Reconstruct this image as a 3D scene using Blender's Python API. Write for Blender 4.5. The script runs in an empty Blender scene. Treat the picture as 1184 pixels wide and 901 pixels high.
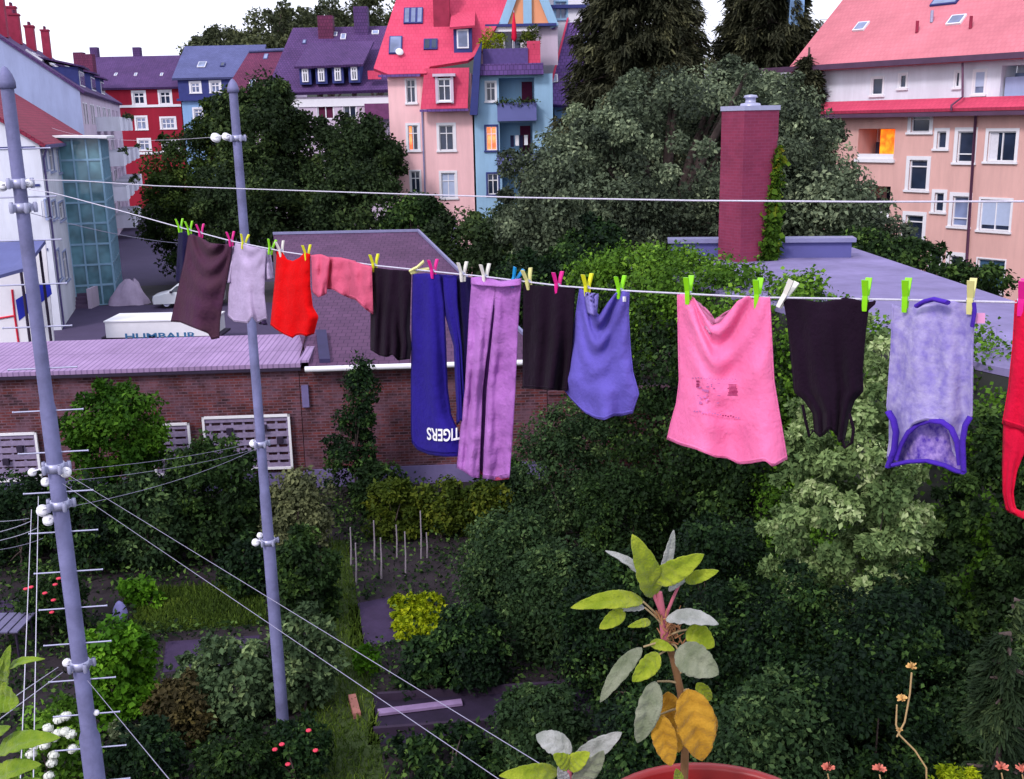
import bpy, math, random
import numpy as np
from mathutils import Vector, Matrix
rng = np.random.default_rng(11); random.seed(11)
PI = math.pi
rad = math.radians
scene = bpy.context.scene
COL = scene.collection

# ------------------------------------------------------------------ camera geometry
W, H, F = 1184.0, 901.0, 1251.0
PITCH, ROLL = rad(13.9), rad(1.17)
CAM = Vector((0, 0, 10.5))
FW = Vector((0, math.cos(PITCH), -math.sin(PITCH)))
_R0, _U0 = Vector((1, 0, 0)), Vector((0, math.sin(PITCH), math.cos(PITCH)))
CR = _R0*math.cos(ROLL) - _U0*math.sin(ROLL)
CU = _R0*math.sin(ROLL) + _U0*math.cos(ROLL)
def ray(x, y): return FW + CR*((x-W/2)/F) + CU*((H/2-y)/F)
def aY(x, y, Y):
    d = ray(x, y); return CAM + d*(Y/d.y)
def aZ(x, y, z=0.0):
    d = ray(x, y); return CAM + d*((z-CAM.z)/d.z)
def aP(x, y, P, n):
    d = ray(x, y); return CAM + d*(n.dot(P-CAM)/n.dot(d))
def depth(P): return (P-CAM).dot(FW)

# ------------------------------------------------------------------ materials
def lin(c):
    c = c/255.0
    return c/12.92 if c <= 0.04045 else ((c+0.055)/1.055)**2.4
def K(r, g, b, k=0.75): return (lin(r)*k, lin(g)*k, lin(b)*k)
MATS = {}
def _new(name):
    m = bpy.data.materials.new(name); m.use_nodes = True
    nt = m.node_tree; b = nt.nodes['Principled BSDF']
    return m, nt, b
def _ramp(nt, fac, stops):
    r = nt.nodes.new('ShaderNodeValToRGB')
    while len(r.color_ramp.elements) < len(stops): r.color_ramp.elements.new(0.5)
    for e, (p, c) in zip(r.color_ramp.elements, stops):
        e.position = p; e.color = (*[min(1, max(0, x)) for x in c], 1)
    nt.links.new(fac, r.inputs[0]); return r.outputs[0]
def _noise(nt, vec, scale, detail=4, rough=0.6):
    n = nt.nodes.new('ShaderNodeTexNoise'); n.inputs['Scale'].default_value = scale
    n.inputs['Detail'].default_value = detail; n.inputs['Roughness'].default_value = rough
    if vec is not None: nt.links.new(vec, n.inputs['Vector'])
    return n
def _coord(nt, which='Object'):
    return nt.nodes.new('ShaderNodeTexCoord').outputs[which]
def _bump(nt, b, h, strength, dist=0.02):
    n = nt.nodes.new('ShaderNodeBump'); n.inputs['Strength'].default_value = strength
    n.inputs['Distance'].default_value = dist
    nt.links.new(h, n.inputs['Height']); nt.links.new(n.outputs[0], b.inputs['Normal'])
def sc(c, k): return tuple(x*k for x in c)
def mat(name, col, rough=0.75, *a, streak=0.0, **k):
    m = MATS.get(name) or _mat(name, col, rough, *a, **k)
    if streak and 'streaked' not in m:
        m['streaked'] = 1; nt = m.node_tree; b = nt.nodes['Principled BSDF']; src = b.inputs['Base Color'].links[0].from_socket
        mp = nt.nodes.new('ShaderNodeMapping'); mp.inputs['Scale'].default_value = (.9, .9, .12); nt.links.new(_coord(nt), mp.inputs['Vector'])
        n = _noise(nt, mp.outputs[0], 1.3, 6, .7); f = _ramp(nt, n.outputs[0], [(.38, (1-streak,)*3), (.6, (1.02,)*3)])
        mx = nt.nodes.new('ShaderNodeMix'); mx.data_type = 'RGBA'; mx.blend_type = 'MULTIPLY'; mx.inputs['Factor'].default_value = 1
        nt.links.new(src, mx.inputs['A']); nt.links.new(f, mx.inputs['B']); nt.links.new(mx.outputs['Result'], b.inputs['Base Color'])
    return m
def _mat(name, col, rough=0.75, var=0.15, scale=2.0, bump=0.0, bscale=30.0, spec=0.25, metal=0.0, col2=None, sheen=0.0, bdist=0.02):
    if name in MATS: return MATS[name]
    m, nt, b = _new(name)
    v = _coord(nt)
    n = _noise(nt, v, scale, 6, 0.65)
    c2 = col2 if col2 is not None else col
    nt.links.new(_ramp(nt, n.outputs[0], [(0.3, sc(col, 1-var)), (0.7, sc(c2, 1+var))]), b.inputs['Base Color'])
    b.inputs['Roughness'].default_value = rough
    b.inputs['Specular IOR Level'].default_value = spec
    b.inputs['Metallic'].default_value = metal
    if bump:
        _bump(nt, b, _noise(nt, v, bscale, 4).outputs[0], bump, bdist)
    MATS[name] = m; return m
def mat_brick(name, c1, c2, mortar, bw=0.25, bh=0.075, ms=0.008, dirt=0.45, bump=0.4, dscale=0.6, c3=None, squash=0.5):
    if name in MATS: return MATS[name]
    m, nt, b = _new(name)
    uv = _coord(nt, 'UV'); ob = _coord(nt)
    br = nt.nodes.new('ShaderNodeTexBrick')
    br.inputs['Scale'].default_value = 1.0
    br.inputs['Brick Width'].default_value = bw; br.inputs['Row Height'].default_value = bh
    br.inputs['Mortar Size'].default_value = ms; br.inputs['Mortar Smooth'].default_value = 0.3
    br.inputs['Color1'].default_value = (*c1, 1); br.inputs['Color2'].default_value = (*c2, 1)
    br.inputs['Mortar'].default_value = (*mortar, 1)
    br.offset = squash
    nt.links.new(uv, br.inputs['Vector'])
    n = _noise(nt, ob, dscale, 8, 0.7)
    d = _ramp(nt, n.outputs[0], [(0.3, (1-dirt,)*3), (0.65, (1.1,)*3)])
    mx = nt.nodes.new('ShaderNodeMix'); mx.data_type = 'RGBA'; mx.blend_type = 'MULTIPLY'
    mx.inputs['Factor'].default_value = 1.0
    nt.links.new(br.outputs['Color'], mx.inputs['A']); nt.links.new(d, mx.inputs['B'])
    out = mx.outputs['Result']
    if c3 is not None:   # patches of another tone (render, repairs)
        n3 = _noise(nt, ob, 0.9, 8, 0.8)
        f3 = _ramp(nt, n3.outputs[0], [(0.46, (0,)*3), (0.62, (0.75,)*3)])
        m3 = nt.nodes.new('ShaderNodeMix'); m3.data_type = 'RGBA'
        nt.links.new(f3, m3.inputs['Factor']); nt.links.new(out, m3.inputs['A'])
        m3.inputs['B'].default_value = (*c3, 1); out = m3.outputs['Result']
    nt.links.new(out, b.inputs['Base Color'])
    b.inputs['Roughness'].default_value = 0.85; b.inputs['Specular IOR Level'].default_value = 0.2
    if bump: _bump(nt, b, br.outputs['Fac'], -bump, 0.02)
    MATS[name] = m; return m
def mat_leaf(name, cols, trans=0.2, rough=0.6, spec=0.07, tcol=None):
    if name in MATS: return MATS[name]
    m, nt, b = _new(name)
    at = nt.nodes.new('ShaderNodeAttribute'); at.attribute_name = 'tint'
    st = [(i/(len(cols)-1), c) for i, c in enumerate(cols)]
    c = _ramp(nt, at.outputs['Fac'], st)
    nt.links.new(c, b.inputs['Base Color'])
    b.inputs['Roughness'].default_value = rough; b.inputs['Specular IOR Level'].default_value = spec
    tr = nt.nodes.new('ShaderNodeBsdfTranslucent')
    if tcol: tr.inputs[0].default_value = (*tcol, 1)
    else: nt.links.new(c, tr.inputs[0])
    mx = nt.nodes.new('ShaderNodeMixShader'); mx.inputs[0].default_value = trans
    nt.links.new(b.outputs[0], mx.inputs[1]); nt.links.new(tr.outputs[0], mx.inputs[2])
    nt.links.new(mx.outputs[0], nt.nodes['Material Output'].inputs['Surface'])
    MATS[name] = m; return m
def mat_cloth(name, col, var=0.12, trans=0.15, weave=900.0, wr=0.6, col2=None, scale=5.0, rough=0.9):
    if name in MATS: return MATS[name]
    m, nt, b = _new(name)
    v = _coord(nt)
    n = _noise(nt, v, scale, 5, 0.6)
    nt.links.new(_ramp(nt, n.outputs[0], [(0.32, sc(col, 1-var)), (0.68, sc(col2 or col, 1+var))]), b.inputs['Base Color'])
    b.inputs['Roughness'].default_value = rough; b.inputs['Specular IOR Level'].default_value = 0.1
    b.inputs['Sheen Weight'].default_value = 0.02
    n2 = _noise(nt, v, 22.0, 6, 0.62)
    _bump(nt, b, n2.outputs[0], wr, 0.02)
    tr = nt.nodes.new('ShaderNodeBsdfTranslucent'); tr.inputs[0].default_value = (*col, 1)
    mx = nt.nodes.new('ShaderNodeMixShader'); mx.inputs[0].default_value = trans
    nt.links.new(b.outputs[0], mx.inputs[1]); nt.links.new(tr.outputs[0], mx.inputs[2])
    nt.links.new(mx.outputs[0], nt.nodes['Material Output'].inputs['Surface'])
    MATS[name] = m; return m
def mat_glass(name, col=(0.02, 0.03, 0.06), rough=0.06, spec=0.6):
    if name in MATS: return MATS[name]
    m, nt, b = _new(name)
    n = _noise(nt, _coord(nt), 0.9, 2)
    nt.links.new(_ramp(nt, n.outputs[0], [(0.35, sc(col, 0.65)), (0.65, sc(col, 1.35))]), b.inputs['Base Color'])
    b.inputs['Roughness'].default_value = rough; b.inputs['Specular IOR Level'].default_value = spec
    MATS[name] = m; return m
def mat_emit(name, c1, c2, s):
    if name in MATS: return MATS[name]
    m, nt, b = _new(name)
    n = _noise(nt, _coord(nt), 3.0, 3)
    c = _ramp(nt, n.outputs[0], [(0.35, c1), (0.65, c2)])
    nt.links.new(c, b.inputs['Base Color']); nt.links.new(c, b.inputs['Emission Color'])
    b.inputs['Emission Strength'].default_value = s
    MATS[name] = m; return m

# ------------------------------------------------------------------ mesh building
ORG = {}
ZUP = Vector((0, 0, 1))
class MB:
    def __init__(s): s.v = []; s.f = []; s.m = []; s.sm = []
    def add(s, verts, faces, mi=0, smooth=False):
        o = len(s.v); s.v += [Vector(p) for p in verts]
        for f in faces: s.f.append([i+o for i in f]); s.m.append(mi); s.sm.append(smooth)
    def poly(s, pts, mi=0): s.add(pts, [list(range(len(pts)))], mi)
    def obox(s, c, a, b, d, mi=0):
        c, a, b, d = Vector(c), Vector(a), Vector(b), Vector(d)
        v = [c+a*i+b*j+d*k for k in (-1, 1) for j in (-1, 1) for i in (-1, 1)]
        s.add(v, [(0, 2, 3, 1), (4, 5, 7, 6), (0, 1, 5, 4), (2, 6, 7, 3), (0, 4, 6, 2), (1, 3, 7, 5)] if a.cross(b).dot(d) > 0 else
              [(0, 1, 3, 2), (4, 6, 7, 5), (0, 4, 5, 1), (2, 3, 7, 6), (0, 2, 6, 4), (1, 5, 7, 3)], mi)
    def box(s, c, size, rz=0.0, mi=0):
        ca, sa = math.cos(rz), math.sin(rz)
        s.obox(c, Vector((ca, sa, 0))*size[0]/2, Vector((-sa, ca, 0))*size[1]/2, Vector((0, 0, size[2]/2)), mi)
    def prism(s, pts, ext, mi=0):
        pts = [Vector(p) for p in pts]; n = len(pts); e = Vector(ext)
        nr = Vector((0, 0, 0))
        for i in range(n): nr += pts[i].cross(pts[(i+1) % n])
        if nr.dot(e) > 0: pts = pts[::-1]
        v = pts + [p+e for p in pts]
        fs = [list(range(n)), list(range(2*n-1, n-1, -1))]
        fs += [(i, i+n, (i+1) % n+n, (i+1) % n) for i in range(n)]
        s.add(v, fs, mi)
    def tube(s, pts, r, seg=8, mi=0, cap=True, flat=None):
        pts = [Vector(p) for p in pts]; n = len(pts)
        rr = r if isinstance(r, (list, tuple)) else [r]*n
        v = []; a = None
        for i, p in enumerate(pts):
            t = (pts[min(i+1, n-1)]-pts[max(i-1, 0)]).normalized()
            if a is None:
                a = t.cross(ZUP) if abs(t.z) < 0.95 else t.cross(Vector((1, 0, 0)))
            a = (a - t*a.dot(t)).normalized(); b = t.cross(a)
            for k in range(seg):
                q = 2*PI*k/seg; v.append(p + a*math.cos(q)*rr[i] + b*math.sin(q)*rr[i]*(flat or 1))
        fs = [(i*seg+k, i*seg+(k+1) % seg, (i+1)*seg+(k+1) % seg, (i+1)*seg+k) for i in range(n-1) for k in range(seg)]
        s.add(v, fs, mi, True)
        if cap:
            s.add(v[:seg][::-1], [list(range(seg))], mi); s.add(v[-seg:], [list(range(seg))], mi)
    def lathe(s, c, prof, seg=20, mi=0, axis=None, smooth=True):
        c = Vector(c); v = []
        if axis is None: ax, bx, zx = Vector((1, 0, 0)), Vector((0, 1, 0)), ZUP
        else:
            zx = Vector(axis).normalized(); ax = zx.orthogonal().normalized(); bx = zx.cross(ax)
        for r, z in prof:
            for k in range(seg):
                q = 2*PI*k/seg; v.append(c + ax*r*math.cos(q) + bx*r*math.sin(q) + zx*z)
        fs = [(i*seg+k, i*seg+(k+1) % seg, (i+1)*seg+(k+1) % seg, (i+1)*seg+k) for i in range(len(prof)-1) for k in range(seg)]
        s.add(v, fs, mi, smooth)
    def ball(s, c, r, seg=10, mi=0, sz=1.0):
        n = max(4, seg//2)
        s.lathe(c, [(max(1e-4, r*math.sin(PI*i/n)), -r*sz*math.cos(PI*i/n)) for i in range(n+1)], seg, mi)
    def grid(s, P, mi=0, smooth=True):
        nr, nc = len(P), len(P[0])
        s.add([p for row in P for p in row], [(i*nc+j, i*nc+j+1, (i+1)*nc+j+1, (i+1)*nc+j) for i in range(nr-1) for j in range(nc-1)], mi, smooth)
    def build(s, name, mats, parent=None, org=None):
        if not isinstance(mats, (list, tuple)): mats = [mats]
        if parent is not None: o3 = ORG[parent.name]
        elif org is not None: o3 = Vector(org)
        else:
            xs = [p.x for p in s.v]; ys = [p.y for p in s.v]; zs = [p.z for p in s.v]
            o3 = Vector(((min(xs)+max(xs))/2, (min(ys)+max(ys))/2, min(zs)))
        me = bpy.data.meshes.new(name)
        me.from_pydata([tuple(p-o3) for p in s.v], [], s.f)
        for m in mats: me.materials.append(m)
        me.polygons.foreach_set('material_index', s.m)
        me.polygons.foreach_set('use_smooth', s.sm)
        uvl = me.uv_layers.new(name='UVMap')
        uvs = []
        for f in s.f:
            n = Vector((0, 0, 0)); q = [s.v[i] for i in f]
            for i in range(len(q)): n += (q[i]-q[0]).cross(q[(i+1) % len(q)]-q[0])
            n = n.normalized() if n.length > 1e-12 else ZUP
            if abs(n.z) > 0.995: u, v = Vector((1, 0, 0)), Vector((0, 1, 0))
            else: u = ZUP.cross(n).normalized(); v = n.cross(u)
            for p in q: uvs += [p.dot(u), p.dot(v)]
        uvl.data.foreach_set('uv', uvs)
        me.update()
        ob = bpy.data.objects.new(name, me); COL.objects.link(ob)
        if parent is not None: ob.parent = parent
        else: ob.location = o3
        ORG[ob.name] = o3
        return ob
def tag(o, label=None, cat=None, group=None, kind=None):
    if label: o['label'] = label
    if cat: o['category'] = cat
    if group: o['group'] = group
    if kind: o['kind'] = kind
    return o
def thing(name, loc, label, cat, group=None):
    o = bpy.data.objects.new(name, None); COL.objects.link(o); o.empty_display_size = 0.2
    o.location = loc; ORG[o.name] = Vector(loc)
    return tag(o, label, cat, group)
def children(o): return [c for c in COL.objects if c.parent == o]

# ------------------------------------------------------------------ facade planes
class Pl:
    """A plane with axes du (along) and dv (up); off is measured towards the viewer."""
    def __init__(s, P0, ang=0.0, tilt=0.0):
        s.P0 = Vector(P0); s.du = Vector((math.cos(ang), math.sin(ang), 0))
        h = Vector((-math.sin(ang), math.cos(ang), 0))        # horizontal, away from the viewer
        s.dv = (ZUP*math.cos(tilt) + h*math.sin(tilt)).normalized()
        s.n = s.du.cross(s.dv).normalized()
        if s.n.dot(CAM-s.P0) < 0: s.n = -s.n
    def P(s, x, y, off=0.0): return aP(x, y, s.P0 + s.n*off, s.n)
    def uv(s, x, y):
        p = s.P(x, y)-s.P0; return p.dot(s.du), p.dot(s.dv)
    def pt(s, u, v, off=0.0): return s.P0 + s.du*u + s.dv*v + s.n*off
    def rect(s, x0, y0, x1, y1):
        ym, xm = (y0+y1)/2, (x0+x1)/2
        u = sorted((s.uv(x0, ym)[0], s.uv(x1, ym)[0])); v = sorted((s.uv(xm, y0)[1], s.uv(xm, y1)[1]))
        return u[0], v[0], u[1], v[1]
    def fbox(s, mb, u0, u1, v0, v1, o0, o1, mi=0):
        mb.obox(s.pt((u0+u1)/2, (v0+v1)/2, (o0+o1)/2), s.du*(u1-u0)/2, s.dv*(v1-v0)/2, s.n*(o1-o0)/2, mi)
    def wall(s, mb, u0, u1, v0, v1, holes, deep=0.18, mi=0, rmi=0):
        us = sorted({u0, u1, *[min(max(h[i], u0), u1) for h in holes for i in (0, 2)]})
        vs = sorted({v0, v1, *[min(max(h[i], v0), v1) for h in holes for i in (1, 3)]})
        for a, b in zip(us, us[1:]):
            for c, d in zip(vs, vs[1:]):
                if b-a < 1e-5 or d-c < 1e-5: continue
                um, vm = (a+b)/2, (c+d)/2
                if any(h[0] < um < h[2] and h[1] < vm < h[3] for h in holes): continue
                mb.poly([s.pt(a, c), s.pt(b, c), s.pt(b, d), s.pt(a, d)], mi)
        for h in holes:
            dp = h[4] if len(h) > 4 else deep
            a, c, b, d = h[:4]
            for p, q in (((a, c), (b, c)), ((b, c), (b, d)), ((b, d), (a, d)), ((a, d), (a, c))):
                mb.poly([s.pt(*p), s.pt(*q), s.pt(*q, -dp), s.pt(*p, -dp)], rmi)
            mb.poly([s.pt(a, c, -dp-.02), s.pt(b, c, -dp-.02), s.pt(b, d, -dp-.02), s.pt(a, d, -dp-.02)], rmi)
def slab(mb, pts, th, mi=0):
    pts = [Vector(p) for p in pts]; n = (pts[1]-pts[0]).cross(pts[2]-pts[0]).normalized()
    if n.z < 0: n = -n
    mb.prism(pts, -n*th, mi)
def window(root, pl, r, frame, pane, trim=0.1, bar=0.06, mull=1, transom=0.68, deep=0.12, sill=True, blind=None, blind_frac=0.5, label=None, name='window', trimmat=None, curtain=None):
    u0, v0, u1, v1 = r[:4]; w = u1-u0; h = v1-v0
    m = MB()
    for a, b, c, d in ((u0, u1, v0, v0+bar), (u0, u1, v1-bar, v1), (u0, u0+bar, v0+bar, v1-bar), (u1-bar, u1, v0+bar, v1-bar)):
        pl.fbox(m, a, b, c, d, -deep-.02, -deep+0.05)
    for k in range(mull):
        uc = u0 + w*(k+1)/(mull+1); pl.fbox(m, uc-bar*.45, uc+bar*.45, v0+bar, v1-bar, -deep-.02, -deep+0.045)
    if transom: pl.fbox(m, u0+bar, u1-bar, v0+h*transom-bar*.45, v0+h*transom+bar*.45, -deep-.02, -deep+0.055)
    if trim:
        mi = 1 if trimmat else 0
        t = trim
        for a, b, c, d in ((u0-t, u1+t, v1, v1+t), (u0-t, u0, v0, v1), (u1, u1+t, v0, v1)):
            pl.fbox(m, a, b, c, d, -0.05, 0.03, mi)
    if sill: pl.fbox(m, u0-trim-.04, u1+trim+.04, v0-.1, v0, -0.06, 0.1, 1 if trimmat else 0)
    f = m.build(name, [frame] + ([trimmat] if trimmat else []), root)
    if label: f['label'] = label
    p = MB(); pl.fbox(p, u0+.01, u1-.01, v0+.01, v1-.01, -deep-.045, -deep-.015); p.build('pane', pane, f)
    if blind: 
        b = MB(); pl.fbox(b, u0+bar, u1-bar, v1-bar-(h-2*bar)*blind_frac, v1-bar, -deep-.014, -deep+.02); b.build('blind', blind, f)
    if curtain:
        b = MB(); pl.fbox(b, u0+bar, u0+bar+w*.28, v0+bar, v1-bar, -deep-.014, -deep-.004); b.build('curtain', curtain, f)
    return f

# ------------------------------------------------------------------ foliage
DN, LS = 1.45, 0.76
def unit(a):
    return a/np.maximum(1e-9, np.linalg.norm(a, axis=1, keepdims=True))
LEAF = (np.array([(0, 0, 0), (.5, .45, .12), (0, 1, -.05), (-.5, .45, .12)]), [(0, 1, 2), (0, 2, 3)])
OVAL = (np.array([(0, 0, 0), (.33, .2, .08), (.5, .5, .12), (.33, .82, .06), (0, 1, -.08), (-.33, .82, .06), (-.5, .5, .12), (-.33, .2, .08)]),
        [(0, 1, 2, 3, 4), (0, 4, 5, 6, 7)])
NEEDLE = (np.array([(-.5, 0, 0), (.5, 0, 0), (.35, 1, -.1), (-.35, 1, -.1)]), [(0, 1, 2, 3)])
def leaf_mesh(name, m, parent, P, N, size, asp=0.6, tint=None, tmpl=LEAF, up=0.25, wild=0.6, axis=None, org=None, svar=0.6):
    n = len(P)
    nr = unit(N*0.6 + rng.normal(size=(n, 3))*wild + np.array([0, 0, up]))
    t = rng.normal(size=(n, 3)) + N*0.5 + np.array([0, 0, -0.35])
    if axis is not None: t = axis + rng.normal(size=(n, 3))*0.25
    t = unit(t - nr*np.sum(t*nr, 1, keepdims=True)); b = np.cross(t, nr)
    s = (size*(1+rng.uniform(-svar, svar, n)))[:, None, None]
    T, faces = tmpl; k = len(T)
    V = P[:, None, :] + s*(T[None, :, 0:1]*asp*b[:, None, :] + T[None, :, 1:2]*t[:, None, :] + T[None, :, 2:3]*nr[:, None, :])
    o3 = np.array(ORG[parent.name]) if parent is not None else np.array(org if org is not None else P.mean(0))
    V = (V - o3).reshape(-1, 3).astype(np.float32)
    fl = np.concatenate([np.array(f) for f in faces]); sizes = np.array([len(f) for f in faces])
    loops = (fl[None, :] + (np.arange(n)*k)[:, None]).reshape(-1).astype(np.int32)
    tot = np.tile(sizes, n); start = np.concatenate([[0], np.cumsum(tot)[:-1]]).astype(np.int32)
    me = bpy.data.meshes.new(name)
    me.vertices.add(len(V)); me.vertices.foreach_set('co', V.ravel())
    me.loops.add(len(loops)); me.loops.foreach_set('vertex_index', loops)
    me.polygons.add(len(tot)); me.polygons.foreach_set('loop_start', start)
    me.update(calc_edges=True)
    tint = np.clip(rng.uniform(0, 1, n) if tint is None else tint, 0, 1)**1.8
    a = me.attributes.new('tint', 'FLOAT', 'POINT')
    a.data.foreach_set('value', np.repeat(np.clip(tint, 0, 1), k).astype(np.float32))
    me.materials.append(m)
    ob = bpy.data.objects.new(name, me); COL.objects.link(ob)
    if parent is not None: ob.parent = parent
    else: ob.location = o3
    ORG[ob.name] = Vector(o3)
    return ob
def blob(c, r, ncl, cr, n, low=-0.7, inner=0.55):
    """leaf points of an uneven crown: clumps spread through an ellipsoid."""
    c = np.array(c); r = np.array(r); n = int(n*DN)
    d = unit(rng.normal(size=(ncl*3, 3))); d = d[d[:, 2] > low][:ncl]; ncl = len(d)
    cc = c + d*r*(inner + (1-inner)*rng.uniform(0, 1, (ncl, 1))**0.5)
    crr = cr*rng.uniform(0.55, 1.4, ncl)
    sh = rng.uniform(0, 1, ncl) < .22; cc[sh] = c + d[sh]*r*rng.uniform(1.02, 1.2, (int(sh.sum()), 1)); crr[sh] *= .5; ct = rng.uniform(0, 1, ncl)
    i = rng.integers(0, ncl, n); e = unit(rng.normal(size=(n, 3)))
    P = cc[i] + e*(crr[i]*(0.35+0.65*rng.uniform(0, 1, n)**0.4))[:, None]*np.array([1, 1, .8])
    N = unit(e*0.7 + d[i]*0.6)
    T = np.clip(ct[i]*0.6 + rng.uniform(0, .4, n), 0, 1)
    return P, N, T, cc
def cat3(L): return [np.concatenate([x[i] for x in L]) for i in range(3)]
def wood_mesh(base, tops, r, parent, m, name='trunk', fork=0.45):
    mb = MB(); base = Vector(base); c = Vector(np.mean([list(t) for t in tops], axis=0))
    j = base.lerp(c, fork); j.x = base.x*.7+j.x*.3; j.y = base.y*.7+j.y*.3
    mb.tube([base, base.lerp(j, .5)+Vector((r*.3, 0, 0)), j], [r*1.15, r*.9, r*.75], 8)
    for t in tops:
        t = Vector(t); mid = j.lerp(t, .5)+Vector((0, 0, .06*(t-j).length))
        mb.tube([j, mid, t], [r*.6, r*.4, r*.12], 6)
    return mb.build(name, m, parent)
def plant(name, label, cat, blobs, base, leaf, m, wood, group=None, asp=.6, trunk_r=.1, crown='crown', trunk='trunk', tmpl=LEAF, up=.25, low=-.7, nlimb=7, inner=.55):
    """blobs: (centre, radii, clumps, clump radius, leaves)."""
    root = thing(name, base, label, cat, group)
    L = [blob(*b, low=low, inner=inner) for b in blobs]
    P, N, T = cat3(L)
    ok = P[:, 2] > 0.02
    leaf_mesh(crown, m, root, P[ok], N[ok], leaf*LS, asp, T[ok], tmpl, up)
    tops = [tuple(p) for l in L for p in l[3][:max(2, nlimb//len(L))]]
    tops = [t for t in tops if t[2] > base[2]+.1] or tops[:3]
    wood_mesh(base, tops, trunk_r, root, wood, trunk)
    return root
def bush(name, label, cat, x, yb, wpx, hpx, leaf, m, wood, n=2500, ncl=40, cr=.3, dep=.8, group=None, asp=.6, tmpl=LEAF, zb=0.0, up=.25, Y=None):
    """A shrub whose foot is seen at photo pixel (x, yb) on the ground."""
    p = aZ(x, yb, zb) if Y is None else aY(x, yb, Y)
    if Y is not None:
        zt = aY(x, yb-hpx, Y).z; d = depth(p); p.z = 0.0
        w = wpx*d/F; h = zt; c = p + Vector((0, w*dep*.2, h*.5))
        return plant(name, label, cat, [((c.x, c.y, h*.66), (w/2*.8, w/2*dep*.8, h*.32), ncl, cr*w*.5, n), ((c.x, c.y, h*.25), (w/2*.75, w/2*dep*.75, h*.24), ncl//2, cr*w*.5, n//3)], p, leaf, m, wood, group, asp, .035, 'foliage', 'stem', tmpl, up)
    d = depth(p); w = wpx*d/F
    dz = math.asin(min(.99, max(-.99, (CAM.z-p.z)/(p-CAM).length)))
    h = hpx*d/F/max(.5, math.cos(dz))
    c = p + Vector((0, w*dep*.3, h*.5))
    return plant(name, label, cat, [(c, (w/2*.8, w/2*dep*.8, h*.46), ncl, cr*min(w, h)*.5, n), (p + Vector((0, w*dep*.25, h*.22)), (w/2*.8, w/2*dep*.8, h*.2), max(6, ncl//3), cr*min(w, h)*.5, n//3)], p, leaf, m, wood, group, asp, .035, 'foliage', 'stem', tmpl, up)
def text_mesh(s, size, bold=0.0):
    cu = bpy.data.curves.new('lettering', 'FONT'); cu.body = s; cu.size = size; cu.align_x = 'CENTER'; cu.align_y = 'CENTER'
    cu.offset = bold
    ob = bpy.data.objects.new('lettering', cu); COL.objects.link(ob)
    dg = bpy.context.evaluated_depsgraph_get(); dg.update()
    me = bpy.data.meshes.new_from_object(ob.evaluated_get(dg))
    v = [Vector(x.co) for x in me.vertices]; f = [list(p.vertices) for p in me.polygons]
    bpy.data.objects.remove(ob); bpy.data.curves.remove(cu); bpy.data.meshes.remove(me)
    return v, f
# ------------------------------------------------------------------ palette
white = mat('white paint', K(246, 246, 252, .78), .6, .04, 3)
cream = mat('white render', K(236, 240, 252, .82), .85, .07, .5, .15, 40, streak=.13)
pinkw = mat('pink render', K(255, 206, 208, .86), .9, .05, .4, .15, 40, streak=.13)
bluew = mat('pale blue render', K(158, 198, 228, .84), .9, .06, .4, .15, 40, streak=.13)
bluew2 = mat('light blue render', K(150, 190, 235), .9, .06, .3, streak=.13)
redw = mat('red render', K(184, 36, 64, .6), .85, .08, .3, streak=.13)
tanw = mat('salmon render', K(234, 186, 178, .82), .9, .05, .35, .15, 40, streak=.13)
gablew = mat('blue grey render', K(166, 178, 216, .82), .9, .06, .3, streak=.13)
orangew = mat('orange render', K(255, 175, 130), .85, .05, .5)
beige = mat('beige render', K(222, 205, 225), .9, .08, .4, streak=.13)
dark = mat('dark timber', K(50, 40, 62), .7, .2, 3)
darkblue = mat('dark slate cladding', K(58, 66, 130), .7, .15, 2)
gutter = mat('zinc gutter', K(150, 150, 190), .45, .1, 3, metal=.4)
redroof = mat_brick('bright red roof tiles', K(246, 92, 126, .7), K(238, 84, 120, .7), K(226, 78, 112, .7), .22, .3, .02, .25, .12, .5)
salmonroof = mat_brick('salmon roof tiles', K(234, 142, 154, .72), K(228, 136, 148, .72), K(220, 128, 142, .72), .22, .3, .02, .25, .12, .35)
purpleroof = mat_brick('plum roof tiles', K(104, 74, 128), K(92, 66, 118), K(60, 44, 84), .25, .3, .02, .3, .5, .4)
mauveroof = mat_brick('mauve roof tiles', K(128, 96, 168), K(112, 84, 150), K(80, 60, 110), .25, .3, .02, .3, .5, .4)
slateroof = mat_brick('blue slate', K(108, 114, 164), K(98, 104, 152), K(70, 74, 116), .3, .25, .015, .25, .4, .4)
brownroof = mat_brick('brown red roof tiles', K(128, 62, 96), K(112, 54, 88), K(76, 40, 62), .25, .3, .02, .3, .5, .4)
garageroof = mat_brick('lilac concrete roof tiles', K(186, 156, 200, .72), K(176, 146, 190, .72), K(150, 124, 166, .7), .16, 2.0, .025, .28, .8, .7, None, 0.0)
shedroof = mat_brick('dark mauve roof tiles', K(112, 78, 112), K(100, 70, 102), K(72, 50, 78), .3, .3, .014, .35, .8, .35)
brickwall = mat_brick('weathered brick', K(138, 66, 64), K(66, 40, 48), K(128, 98, 110), .27, .085, .016, .7, .6, 1.5, K(122, 90, 106))
chimbrick = mat_brick('plum red brick', K(156, 62, 92), K(144, 56, 86), K(150, 74, 104), .25, .08, .009, .3, .2, 1.0)
redbrick = mat('red chimney brick', K(160, 50, 78), .85, .2, 2)
pane = mat_glass('window glass')
pane_lt = mat_glass('pale window glass', (.16, .2, .33))
pane_tq = mat_glass('green stair glass', (.10, .22, .26))
blindm = mat('pale blue blind', K(190, 205, 235), .7, .05, 6)
curt = mat('white curtain', K(235, 235, 245), .9, .08, 8)
maroon = mat('maroon curtain', K(92, 30, 62), .9, .2, 5)
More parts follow.
